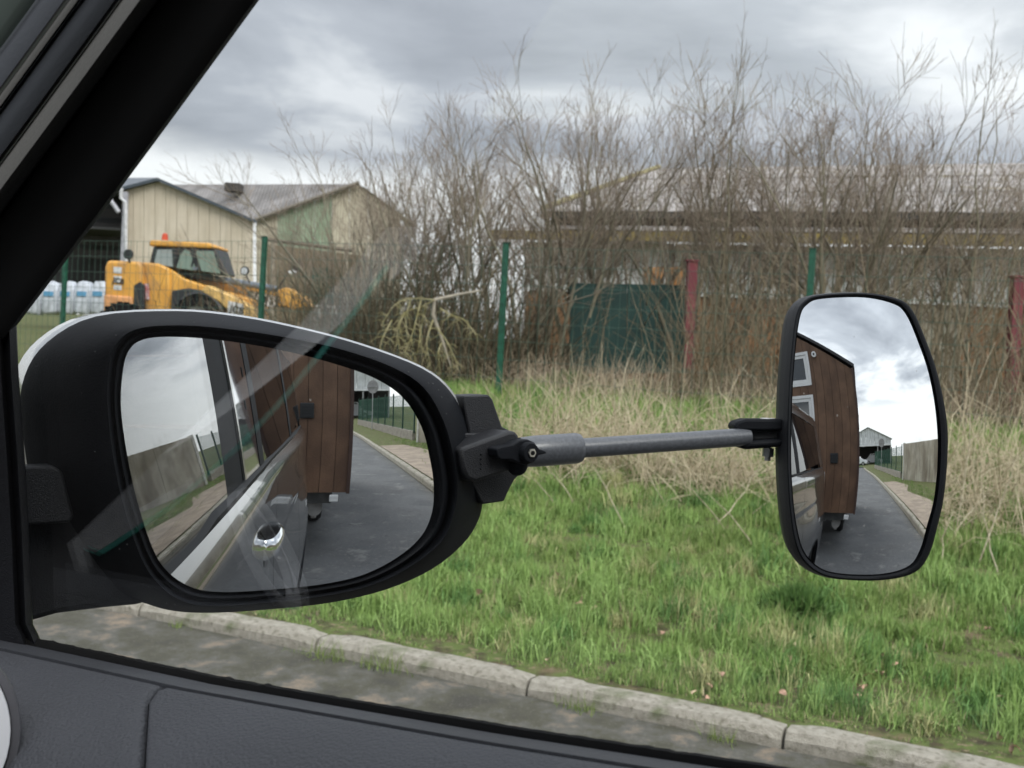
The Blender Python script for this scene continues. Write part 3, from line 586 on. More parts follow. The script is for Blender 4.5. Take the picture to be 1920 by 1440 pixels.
def build_shrubs():
    protos = []
    for k in range(5):
        st, ct, tw, c2 = shrub_mesh(100+k, 4.2, (1, .8, 1.15, .9, 1.05)[k]); protos.append((st, ct, tw, c2))
    made = {}
    spec = [  # px, depth, top px, label
        (655, 17.5, 262, 'thin leafless shrub at the left end of the row, beside the pale gate'),
        (735, 15.6, 205, 'leafless shrub with upright twigs, second from the left of the row'),
        (800, 17.5, 235, 'low wide leafless shrub behind the drooping lichen branch'),
        (880, 15.6, 200, 'leafless shrub rising left of the middle fence post'),
        (965, 15.0, 150, 'tall leafless shrub directly behind the middle fence post'),
        (1055, 15.4, 112, 'tall leafless shrub just right of the middle fence post'),
        (1140, 16.3, 105, 'tall leafless shrub above the left half of the green sheeting'),
        (1225, 16.2, 150, 'leafless shrub above the right half of the green sheeting'),
        (1335, 15.2, 128, 'leafless shrub right of the left red column'),
        (1430, 15.8, 112, 'leafless shrub left of the towing mirror, against the barn roof'),
        (1520, 15.0, 100, 'leafless shrub behind the fence post above the towing mirror'),
        (1615, 14.8, 52, 'tallest leafless shrub, above the towing mirror'),
        (1705, 15.8, 68, 'tall leafless shrub just right of the tallest one'),
        (1800, 14.8, 95, 'leafless shrub with crossing twigs left of the right red column'),
        (1900, 15.6, 125, 'leafless shrub cut by the right edge of the picture')]
    order = [0, 1, 2, 3, 4, 0, 1, 2, 3, 4, 0, 1, 2, 3, 4]
    for i, (x, d, ty, lb) in enumerate(spec):
        top = at_y(x, ty, d); f, r, _ = carf(top); g = float(gz(f, r)); H = (top[2]-g)*(1.04 if x < 1480 else .95); s = H/4.2; wd_ = .88 if 1040 < x < 1350 else 1.0; k = order[i]; loc = np.array([top[0], top[1], g]); rz = random.uniform(0, 6.28)
        if k not in made:
            t = thing('bare_shrub', loc, lb, 'shrub', 'leafless shrubs behind the wire fence'); st, ct, tw, c2 = protos[k]
            t['n'] = 0; del t['n']
            a = bigmesh('stems', st[0]+loc, st[1], BARK, t, ct, smooth=True); b = bigmesh('twigs', tw[0]+loc, tw[1], BARK, t, c2); made[k] = t; t.rotation_euler[2] = rz; t.scale = (s*wd_, s*wd_, s)
        else: dup(made[k], loc, rz, (s*wd_, s*wd_, s), label=lb)
    # small far tree seen over the wall in both mirrors
    p = W(-45, 13, .2); dup(made[2], p, .5, .75, label='small leafless tree far behind the concrete wall', group='').pop('group', None)
    # thicket at the foot of the shrubs
    g = np.random.default_rng(5); parts = []; cols = []
    def arcs(n, f0, f1, r0, r1, l0, l1, rad, ca, cb, tiltm, k=3, z0=0, dens=None, npt=5, sag=-.12):
        f = g.uniform(f0, f1, n); r = g.uniform(r0, r1, n)
        if dens is not None:
            keep = g.random(n) < dens(f, r); f, r = f[keep], r[keep]; n = len(f)
        az = g.uniform(0, 2*np.pi, n); tl = np.abs(g.normal(0, tiltm, n)); D = np.stack([np.sin(tl)*np.cos(az), np.sin(tl)*np.sin(az), np.cos(tl)], 1); Ln = g.uniform(l0, l1, n)/(npt-1)
        P = np.zeros((n, npt, 3)); P[:, 0] = f[:, None]*F+r[:, None]*R; P[:, 0, 2] = gz(f, r)-.02+z0
        for i in range(1, npt):
            D = D+g.normal(0, .16, (n, 3))+np.array([0, 0, sag]); D /= np.linalg.norm(D, axis=1, keepdims=True); P[:, i] = P[:, i-1]+D*Ln[:, None]
        rr = rad*g.uniform(.6, 1.4, (n, 1))*np.linspace(1, .35, npt)[None]; V, Q = tubes(P, rr, k); c = np.array(ca)+(np.array(cb)-np.array(ca))*g.random((n, 1)); return V, Q, np.repeat(c, npt*k, 0)
    def add(name, lst, **kw):
        V, Q = join([(a, b) for a, b, c in lst]); bigmesh(name, V, Q, BARK, None, np.vstack([c for a, b, c in lst]), kind='stuff', **kw)
    def dn(f, r): return np.clip(1.1-.25*np.abs(r-12.6), .1, 1)*np.where((f > 5.8) | (f < 3.9), 1, .12)
    def add2(name, lb, ct, lst):
        V, Q = join([(a, b) for a, b, c in lst]); o = bigmesh(name, V, Q, BARK, None, np.vstack([c for a, b, c in lst])); props(o, lb, ct, None, 'stuff'); return o
    add2('thicket', 'dense brown thicket of twigs at the foot of the shrubs', 'undergrowth', [arcs(1500, -1.5, 11, 11.4, 14.5, .7, 1.9, .005, (.13, .105, .065), (.25, .20, .13), .45, dens=dn, sag=-.06), arcs(3000, 5.9, 9.0, 11.6, 14.2, .6, 1.8, .006, (.06, .05, .03), (.12, .10, .06), .6, sag=-.08), arcs(500, -1, 3.8, 11.6, 14, .8, 2.4, .006, (.13, .105, .065), (.25, .20, .13), .35, sag=-.03)])
    add2('dry_weeds', 'pinkish brown dry weeds along the foot of the fence and shrubs', 'dry weeds', [arcs(6500, -1.5, 11, 11.5, 13.2, .2, .6, .004, (.30, .24, .17), (.46, .37, .27), .5), arcs(260, -1, 10, 9.3, 11.3, .25, .6, .0035, (.26, .21, .13), (.42, .35, .22), .5)])
    # fallen straw patches in the verge: centres by place on the ground
    lst = []
    for (x, y, d, sx, sz, n) in ((1060, 905, 8.6, .5, .35, 400), (1230, 935, 8.2, .75, .3, 500), (1370, 960, 7.8, .7, .35, 400), (1150, 870, 9.2, .5, .4, 160), (1800, 985, 7.2, .55, .45, 440), (1880, 930, 7.8, .5, .45, 400), (1500, 900, 9, .7, .45, 200), (990, 940, 8.4, .5, .4, 180)):
        p = at_y(x, y, d); f, r, _ = carf(p); lst.append(arcs(n, f-sx, f+sx, r-sz, r+sz, .3, 1.0, .0036, (.44, .36, .24), (.64, .56, .40), .95, sag=-.20))
    add2('dry_straw', 'fallen pale straw lying in patches on the verge', 'straw', lst)
    # tall dry stalks, each a thing
    st = [(1150, 700, 1150, 905), (1192, 640, 1160, 800), (1262, 660, 1240, 880), (1255, 690, 1215, 850), (1380, 690, 1330, 880), (1400, 680, 1345, 800), (1290, 640, 1262, 930), (1062, 720, 1090, 920), (985, 880, 1050, 960), (1020, 870, 1080, 950), (1400, 700, 1380, 860), (1440, 780, 1355, 940), (1180, 820, 1260, 960),
          (1250, 870, 1370, 1010), (1300, 900, 1420, 1030), (1815, 640, 1790, 1010), (1840, 900, 1880, 1100), (1800, 930, 1915, 1010), (1760, 1040, 1850, 930), (1870, 640, 1800, 840), (1900, 640, 1830, 820), (1785, 960, 1765, 1060), (1905, 860, 1830, 1060), (1110, 870, 1180, 1010), (1340, 850, 1440, 900), (1210, 700, 1150, 860), (1130, 640, 1100, 800), (1420, 880, 1330, 1000)]
    sm_ = mat('dry stalk', (.36, .30, .20), .8, scale=30, col2=(.55, .48, .36))
    for (x0, y0, x1, y1) in st:
        yb = max(y0, y1); xb = x1 if y1 == yb else x0; xt, yt = (x0, y0) if y1 == yb else (x1, y1); d = 1.45
        v = ray(xb, yb); dd = 6.5
        for q in np.arange(4.5, 12, .05):
            p = EYE+v*(q/v[1]); f, r, z = carf(p)
            if z <= float(gz(f, r)): dd = q; break
        a = at_y(xb, yb, dd); b = at_y(xt, yt, dd+random.uniform(-.2, .4)); P = [a+np.array([0, 0, -.03])]; n = 7; sg = random.uniform(-.03, .03)*np.linalg.norm(b-a)*2
        for i in range(1, n): t = i/(n-1); P.append(a+(b-a)*t+np.array([sg*math.sin(math.pi*t)+random.uniform(-.006, .006), random.uniform(-.02, .02), 0]))
        mb = MB(); mb.tube(P, np.linspace(.0048, .0016, n), 5)
        for t_ in (3, 4, 5):
            if random.random() < .6: e = P[t_]+np.array([random.uniform(-.1, .1), random.uniform(-.05, .05), random.uniform(.03, .12)]); mb.tube([P[t_], (P[t_]+e)/2+np.array([0, 0, .01]), e], [.002, .0015, .001], 3)
        o = obj('dry_stalk', mb, sm_, None, smooth=True); props(o, 'long pale dry stalk leaning in the verge', 'stalk', 'pale dry stalks in the verge')
    # lichen covered drooping branch behind the fence
    t = thing('lichen_branch', at_y(820, 660, 12.0), 'drooping dead branch with yellow lichen in front of the dark thicket', 'branch')
    lm = mat('yellow lichen bark', (.26, .23, .10), .9, scale=14, col2=(.38, .34, .20)); pm = mat('pale grey bark', (.34, .30, .24), .9)
    mb = MB(); mb.tube([at_y(900, 545, 12.3), at_y(860, 552, 12.2), at_y(815, 562, 12), at_y(812, 590, 12), at_y(830, 640, 12), at_y(846, 690, 12)], [.012, .017, .022, .021, .015, .006], 6); obj('bough', mb, pm, t, smooth=True)
    for pts in ([(815, 562), (790, 575), (755, 590), (735, 640)], [(825, 578), (845, 590), (870, 600), (890, 625)], [(812, 562), (770, 560), (740, 572), (715, 610)], [(820, 615), (838, 640), (850, 665), (858, 690)], [(800, 575), (790, 610), (785, 650), (775, 680)], [(760, 585), (745, 620), (750, 660)], [(812, 600), (800, 640), (806, 680)], [(830, 640), (822, 660), (826, 700)], [(735, 600), (715, 640), (712, 670)], [(770, 562), (760, 600), (768, 640)], [(790, 560), (775, 620), (760, 660)]):
        Q = catmull([at_y(x, y, 12-.05+random.uniform(-.1, .1)) for x, y in pts], 4, False); mb = MB(); mb.tube(Q, np.linspace(.009, .0025, len(Q)), 5)
        for q in Q[2:]:
            for _ in range(2):
                e = q+np.array([random.uniform(-.14, .14), random.uniform(-.06, .06), random.uniform(-.20, .02)]); mb.tube([q, (q+e)/2+np.array([random.uniform(-.02, .02), 0, .02]), e], [.004, .003, .0015], 3)
        obj('twig', mb, lm, t, smooth=True)
build_shrubs()

# ------------------------------------------------------------------ grass, leaves, weeds
def build_grass():
    g = np.random.default_rng(11)
    def blades(n, f, r, hgt, wid, tint, lean=.55):
        gnd = gz(f, r)-.008; az = g.uniform(0, 2*np.pi, n); ln = np.abs(g.normal(0, lean, n)); h = hgt
        d = np.stack([np.cos(az), np.sin(az), np.zeros(n)], 1); s = np.stack([-np.sin(az), np.cos(az), np.zeros(n)], 1); tw = g.uniform(0, 3.14, n)[:, None]; s = s*np.cos(tw)+d*np.sin(tw)
        P0 = f[:, None]*F+r[:, None]*R; P0[:, 2] = gnd; up = np.array([0, 0, 1.])
        P1 = P0+up*(h*.55*np.cos(ln*.4))[:, None]+d*(h*.5*np.sin(ln*.4))[:, None]; P2 = P1+up*(h*.5*np.cos(ln*1.5))[:, None]+d*(h*.5*np.sin(ln*1.5))[:, None]
        w = (wid/2)[:, None]; V = np.stack([P0-s*w, P0+s*w, P1+s*w*.8, P1-s*w*.8, P2], 1)
        i = np.arange(n)[:, None]*5; T = np.concatenate([i+[0, 1, 2], i+[0, 2, 3], i+[3, 2, 4]], 0)
        return V.reshape(-1, 3), T, np.repeat(tint, 5, 0)
    def nf(f, r, s, o): return nsn(f*s+o, r*s+o*.7)*.5+.5*nsn(f*s*2.7+o*2, r*s*2.7-o)
    parts = []
    for (n, ra, rb, fa, fb, h0, h1, wd) in ((230000, 4.06, 6.6, -.5, 4.4, .035, .115, .0042), (170000, 6.4, 9.2, -.5, 6.8, .055, .16, .0055), (110000, 9, 13.2, -.8, 11.0, .10, .26, .009), (26000, 2.9, 4.7, -22, -4, .04, .1, .01), (20000, 3.9, 7, 4.2, 8, .06, .16, .006), (26000, 3.9, 8, -6, -1, .06, .16, .008)):
        f = g.uniform(fa, fb, n); r = g.uniform(ra, rb, n) if ra > 3 else kerb_r(f)+g.uniform(.2, 2.4, n)
        u = r-kerb_r(f); a = nf(f, r, 1.6, 0.); b = nf(f, r, 3.4, 5.); keep = (u > .14+.07*b) & (g.random(n) < np.clip(.82+1.1*a+.6*b-.25*np.exp(-u*1.6)*(1-b), .16, 1)); 
        if fa == -22: keep &= ~((u > .14) & (u < 1.2) & (g.random(n) < .9))
        f, r, a, b, u = f[keep], r[keep], a[keep], b[keep], u[keep]; n = len(f)
        # pull blades into tufts
        ct = 30; cx = np.round(f*7+g.normal(0, .15, n))/7; cy = np.round(r*7+g.normal(0, .15, n))/7; pull = g.random(n)*.55; f = f+(cx+.05*np.sin(cy*37)-f)*pull; r = r+(cy+.05*np.sin(cx*41)-r)*pull; r = np.maximum(r, kerb_r(f)+.145)
        tuft = .55+.85*np.clip(1.2*nf(f, r, 2.6, 31.)+.35*np.sin(cx*91+cy*57), -.5, 1); h = g.uniform(h0, h1, n)*tuft*(.55+.45*sm(u/.7))
        q = g.random((n, 1)); base = np.array([.12, .215, .05])+(np.array([.31, .42, .13])-np.array([.12, .215, .05]))*q
        yel = np.clip(.08+.5*nf(f, r, 1.1, 9.)+.06*(r-6)/4, 0, 1)[:, None]*g.random((n, 1)); t = base*(1-yel)+np.array([.40, .41, .16])*yel
        bl = np.clip(nf(f, r, 1.9, 17.)-.15, 0, 1)[:, None]*.8; t = t*(1-bl)+np.array([.09, .21, .07])*bl
        dry = g.random(n) < (.04+.07*sm((r-7)/3)+.10*np.exp(-u*2)); t[dry] = np.array([.48, .41, .25])*g.uniform(.6, 1.2, (dry.sum(), 1))
        parts.append(blades(n, f, r, h, wd*g.uniform(.6, 1.3, n), t))
    # bigger tufts: blades radiating from one root, each tuft with its own height and hue
    nt_ = 900; q = g.random(nt_); tr = 4.25+7.5*q**1.3; tf = g.uniform(-.4, 1, nt_)*0; w0 = tr*.427; tf = g.uniform(-.45*tr, .52*tr, nt_)*.9+w0*.55+.6
    k = g.integers(50, 150, nt_); idx = np.repeat(np.arange(nt_), k); n = len(idx); sz = g.uniform(.5, 1.5, nt_)[idx]; f = tf[idx]+g.normal(0, .035, n)*sz; r = np.maximum(tr[idx]+g.normal(0, .035, n)*sz, kerb_r(f)+.15)
    hue = g.random((nt_, 1)); t = np.where(hue < .22, np.array([.13, .25, .07]), np.where(hue < .85, np.array([.27, .40, .12]), np.array([.42, .42, .20])))[idx]*g.uniform(.7, 1.25, (n, 1))
    parts.append(blades(n, f, r, g.uniform(.06, .15, n)*sz*(.75+.05*r), .0042*g.uniform(.6, 1.4, n)*(1+.06*(r-4)), t, .85))
    V = np.vstack([p[0] for p in parts]); n = 0; T = []
    for p in parts: T.append(p[1]+n); n += len(p[0])
    gm = attrmat('grass blade', .55); b = gm.node_tree.nodes['Principled BSDF']; o = bigmesh('grass', V, np.vstack(T), gm, None, np.vstack([p[2] for p in parts])); props(o, 'green verge grass in uneven tufts', 'grass', None, 'stuff')
    # broad-leaved green clumps near the fence
    for (x, y, d, s, lb) in ((1065, 722, 9.9, .42, 'round leafy green weed clump left of the green sheeting'), (1345, 735, 9.8, .5, 'round leafy green weed clump below the left red column'), (1495, 1120, 6.0, .16, 'dark green grass tuft below the towing mirror')):
        v = ray(x, y); p = None
        for q in np.arange(3.5, 22, .05):
            pp = EYE+v*(q/v[1]); f, r, z = carf(pp)
            if r > 4.1 and z <= float(gz(f, r))+.12: p = (f, r); break
        n = 1500; f = p[0]+g.normal(0, s*.42, n); r = p[1]+g.normal(0, s*.42, n); k = np.exp(-((f-p[0])**2+(r-p[1])**2)/s**2); t = np.array([.06, .13, .03])+np.array([.07, .10, .03])*g.random((n, 1))
        Vb, Tb, tb = blades(n, f, r, (.12+.3*k*s/.5)*g.uniform(.6, 1, n), .012*g.uniform(.6, 1.3, n), t, .7); loc = W(p[0], p[1], float(gz(*p))); o = bigmesh('weed_clump', Vb, Tb, gm, None, tb); props(o, lb, 'weed clump')
    # tufts rooted in the kerb joint
    for (x, y, s, lb) in ((392, 1180, .05, 'small grass tuft at the kerb foot nearest the wing mirror'), (600, 1225, .04, 'tiny grass sprig in the kerb joint left of the paired tufts'), (660, 1240, .075, 'left of the two paired grass tufts at the kerb foot'), (752, 1258, .085, 'right of the two paired grass tufts at the kerb foot'), (1118, 1325, .07, 'grass tuft at the kerb foot below the middle of the picture'), (1375, 1385, .06, 'sparse grass tuft at the kerb foot towards the right')):
        v = ray(x, y); pp = EYE+v*(-EYE[2]/v[2]); f, _, _ = carf(pp); r = float(kerb_r(f))-.02; n = 90; ff = f+g.normal(0, s*.7, n); rr = r-np.abs(g.normal(0, s*.35, n)); t = np.array([.13, .20, .04])+np.array([.12, .12, .04])*g.random((n, 1))
        Vb, Tb, tb = blades(n, ff, rr, s*2.1*g.uniform(.5, 1.1, n), .004*g.uniform(.7, 1.2, n), t, .7); Vb[:, 2] -= 0; Vb[:, 2] += -float(gz(f, r-.2))+.0 ; o = bigmesh('kerb_tuft', Vb, Tb, gm, None, tb); props(o, lb, 'grass tuft', 'grass tufts along the kerb foot')
    # fallen leaves
    lmats = [mat('fallen leaf %s' % n_, c, .8, var=.3, scale=40) for n_, c in (('pink', (.46, .28, .20)), ('tan', (.44, .34, .22)), ('brown', (.20, .13, .08)))]
    lmesh = []
    for k in range(3):
        mb = MB(); V = []; 
        for i in range(7):
            t_ = i/6; w = .018*math.sin(math.pi*min(1, t_*.93+.05))**.8; zc = .012*math.sin(t_*3+k); V += [(t_*.06, -w, zc+.008), (t_*.06, 0, zc), (t_*.06, w, zc+.009*(k+.5))]
        mb.add(V, [(a*3+b, a*3+3+b, a*3+4+b, a*3+1+b) for a in range(6) for b in (0, 1)]); o = obj('fallen_leaf', mb, lmats[k], smooth=True); lmesh.append(o.data); bpy.data.objects.remove(o)
    spots = [(1320, 1270), (1335, 1290), (1318, 1250), (1345, 1262), (1480, 1215), (1478, 1240), (1300, 1305), (1330, 1310), (1310, 1160), (1030, 1240), (1620, 1270), (1628, 1285), (1640, 1262), (1610, 1290), (1600, 1306), (1475, 1305), (1120, 1140), (1270, 1060), (1440, 1015), (1880, 1310), (1900, 1400), (1720, 1180), (1180, 1130), (1040, 1080), (900, 1120), (1360, 1100), (1560, 1120), (1240, 1190), (1640, 1240), (1850, 1180)]
    for i, (x, y) in enumerate(spots):
        v = ray(x, y); p = None
        for q in np.arange(3.5, 13, .02):
            pp = EYE+v*(q/v[1]); f, r, z = carf(pp)
            if z <= float(gz(f, r))+.03: p = pp; break
        if p is None: continue
        for j in range(1 if i % 4 else 3):
            o = bpy.data.objects.new('fallen_leaf', lmesh[(i+j) % 3 if i > 14 else (0 if (i+j) % 3 else 1)]); C.objects.link(o); o.location = tuple(p+np.array([random.uniform(-.04, .04)*j, random.uniform(-.04, .04)*j, .012*j])); o.rotation_euler = (random.uniform(-.5, .8), random.uniform(-.5, .5), random.uniform(0, 6.28)); o.scale = (random.uniform(.5, .85),)*3
            props(o, 'small curled brownish pink leaf lying in the grass', 'leaf', 'fallen leaves in the verge')
    # grit and crumbs along the kerb foot
    n = 1500; f = g.uniform(-.6, 4.6, n); r = kerb_r(f)-np.abs(g.normal(0, .09, n))-.005; P = f[:, None]*F+r[:, None]*R; P[:, 2] = .002; s = g.uniform(.003, .012, (n, 1, 1))*g.uniform(.5, 1, (n, 4, 1))
    q = np.array([[1, 0, 0], [-.6, .8, 0], [-.5, -.8, 0], [0, 0, .8]]); V = P[:, None]+q[None]*s; i = np.arange(n)[:, None]*4; T = np.concatenate([i+[0, 1, 3], i+[1, 2, 3], i+[2, 0, 3]]); t = np.array([.09, .07, .045])+np.array([.22, .18, .14])*g.random((n, 1))**3
    o = bigmesh('kerb_grit', V.reshape(-1, 3), T, BARK, None, np.repeat(t, 4, 0)); props(o, 'dark soil crumbs and grit along the kerb foot', 'grit', None, 'stuff')
build_grass()

# ------------------------------------------------------------------ behind the car (seen in the mirrors)
def build_trailer():
    T_ = thing('tiny_house', W(-7.6, -.35, 0), 'tall brown board clad tiny house on wheels close behind the car', 'tiny house')
    r0, r1, ctr, f0, f1 = -1.6, .9, -.35, -4.65, -10.6; zb, ze, zp = .62, 2.62, 3.42
    wood = mat('brown stained boards', (.105, .054, .030), .6, scale=5, col2=(.15, .08, .045), bump=.3, bscale=60); addlayer(wood, (.07, .032, .022), 1.4, .5, .7, stretch=(1, 1, .25))
    wood2 = mat('brown stained boards two', (.125, .066, .038), .6, scale=5, col2=(.175, .096, .056), bump=.3, bscale=60); addlayer(wood2, (.09, .042, .028), 1.4, .5, .7, stretch=(1, 1, .25))
    top = lambda r: ze+(zp-ze)*(1-abs(r-ctr)/1.25)
    n = 17; w = (r1-r0)/n
    def cut(mb, a, b, lo, hi, prd): mb.prism([W(f0+prd, a, lo), W(f0+prd, b, lo), W(f0+prd, b, hi[1]), W(f0+prd, a, hi[0])], F*-.02)
    wins = [(-.42, .10, 2.42, 2.93), (-.42, .10, 1.68, 2.28)]
    for i in range(n):
        a, b = r0+i*w+.0024, r0+(i+1)*w-.0024; prd = random.uniform(-.002, .003)+.004; mb = MB(); inside = [q for q in wins if a < q[1]+.02 and b > q[0]-.02]
        if not inside: cut(mb, a, b, zb, (top(a)-.05, top(b)-.05), prd)
        else:
            segs = [(zb, inside[1][2]), (inside[1][3], inside[0][2])]
            for lo, hi in segs: cut(mb, a, b, lo, (hi, hi), prd)
            cut(mb, a, b, inside[0][3], (top(a)-.05, top(b)-.05), prd)
            for q in inside:
                if b > q[1]+.004: cut(mb, max(a, q[1]+.002), b, q[2], (q[3], q[3]), prd)
                if a < q[0]-.004: cut(mb, a, min(b, q[0]-.002), q[2], (q[3], q[3]), prd)
        obj('board', mb, wood if i % 3 else wood2, T_)
    mb = MB(); mb.prism([W(f0-.03, r0, zb), W(f0-.03, r1-.01, zb), W(f0-.03, r1-.01, ze-.04), W(f0-.03, ctr, zp-.05), W(f0-.03, r0, ze-.04)], F*(f1-f0+.03)); obj('core', mb, mat('dark membrane', (.03, .02, .015), .8), T_)
    m_ = 38; L_ = (f0-f1)/m_
    for i in range(m_):
        for rr, s in ((r1-.005, 1), (r0-.015, -1)):
            mb = MB(); mb.box(W(f0-(i+1)*L_+.003, rr, zb), F*(L_-.006), R*.02, (0, 0, ze-zb-.03)); obj('board', mb, wood if i % 2 else wood2, T_)
    for rr_ in (r1-.012, r0-.012): mb = MB(); mb.box(W(f0-.02, rr_, zb-.01), F*.045, R*.036, (0, 0, ze-zb-.02)); obj('corner_trim', mb, mat('dark corner trim', (.06, .03, .022), .5), T_)
    rm = mat('dark roof metal', (.03, .03, .032), .4); mb = MB()
    for s in (-1, 1):
        e = ctr+s*1.30; mb.prism([W(f0+.03, ctr, zp), W(f0+.03, e, ze-.03), W(f0+.03, e, ze+.02), W(f0+.03, ctr, zp+.05)], F*(f1-f0-.06))
    obj('roof', mb, rm, T_)
    wh = mat('white window frame', (.75, .75, .76), .35, var=.03); gp = glassmat('tiny house glass', dark=(.03, .035, .04), extra=.10)
    for (a, b, lo, hi) in wins:
        fr = MB(); t = .045
        for (x0, x1, z0, z1) in ((a, a+t, lo, hi), (b-t, b, lo, hi), (a+t, b-t, lo, lo+t), (a+t, b-t, hi-t, hi)): fr.box(W(f0-.04, x0, z0), F*.055, R*(x1-x0), (0, 0, z1-z0))
        fo = obj('window', fr, wh, T_); s = MB(); a2, b2, l2, h2 = a+t+.004, b-t-.004, lo+t+.004, hi-t-.004
        for (x0, x1, z0, z1) in ((a2, a2+t, l2, h2), (b2-t, b2, l2, h2), (a2+t, b2-t, l2, l2+t), (a2+t, b2-t, h2-t, h2)): s.box(W(f0-.04, x0, z0), F*.045, R*(x1-x0), (0, 0, z1-z0))
        obj('sash', s, wh, fo); mb = MB(); mb.box(W(f0-.03, a2+t, l2+t), F*.02, R*(b2-a2-2*t), (0, 0, h2-l2-2*t)); obj('pane', mb, gp, fo)
    mb = MB(); mb.disc(W(f0+.03, .22, 2.86), F, .045, .04, 16); o = obj('round_vent', mb, wh, T_); mb = MB(); mb.disc(W(f0+.053, .22, 2.86), F, .016, .006, 12); obj('vent_hole', mb, mat('vent dark', (.05, .05, .05), .7), o)
    mb = MB(); mb.box(W(f0+.007, .38, 1.30), F*.02, R*.14, (0, 0, .14)); o = obj('square_vent', mb, mat('black vent cover', (.015, .017, .02), .5), T_, bev=.006)
    for k in range(4): mb = MB(); mb.box(W(f0+.027, .395, 1.318+k*.028), F*.006, R*.11, (0, 0, .012)); obj('louvre', mb, mat('black vent cover', (.015, .017, .02), .5), o)
    ch = mat('galvanised chassis', (.10, .10, .10), .5, metal=.3); mb = MB()
    for rr in (-1.1, .3): mb.box(W(f1+.2, rr, .48), F*(f0-f1-.3), R*.08, (0, 0, .13))
    for ff in (f0-.2, -7, f1+.5): mb.box(W(ff, r0+.15, .5), F*.08, R*2.2, (0, 0, .1))
    mb.prism([W(f0, -1.0, .50), W(f0, .25, .50), W(-3.55, -.40, .46), W(-3.55, -.50, .46)], (0, 0, .08)); obj('chassis', mb, ch, T_)
    lw = mat('white marker lens', (.8, .8, .8), .2)
    for rr in (.80, -1.5): mb = MB(); mb.box(W(f0-.02, rr-.08, .535), F*.05, R*.09, (0, 0, .065)); obj('marker_lamp', mb, lw, T_, bev=.01)
    mb = MB(); mb.box(W(f0-.9, r1+.017, 2.0), F*.06, R*.03, (0, 0, .035)); obj('side_lamp', mb, mat('amber lens', (.6, .35, .1), .3), T_)
    tm = mat('tyre', (.012, .012, .012), .8)
    for ff in (-6.55, -7.35):
        for rr in (.60, -1.3):
            t = MB(); rings = []
            for a in np.linspace(0, 2*math.pi, 33): rings.append([W(ff+q*math.cos(a), rr+s, .33+q*math.sin(a)) for q, s in ((.2, -.1), (.3, -.1), (.33, -.06), (.33, .06), (.3, .1), (.2, .1))])
            t.loft(rings, True); w_ = obj('wheel', t, tm, T_, smooth=True); mb = MB(); mb.disc(W(ff, rr, .33), R, .2, .1, 20); obj('rim', mb, mat('pale rim', (.4, .4, .4), .4, metal=.5), w_)
    mb = MB(); mb.tube([W(f0-.25, .58, .50), W(f0-.25, .58, .34)], .03, 8); mb.disc(W(f0-.2, .58, .45), F, .085, .04, 18); obj('spare_hub', mb, mat('pale hub', (.32, .31, .30), .5), T_)
build_trailer()
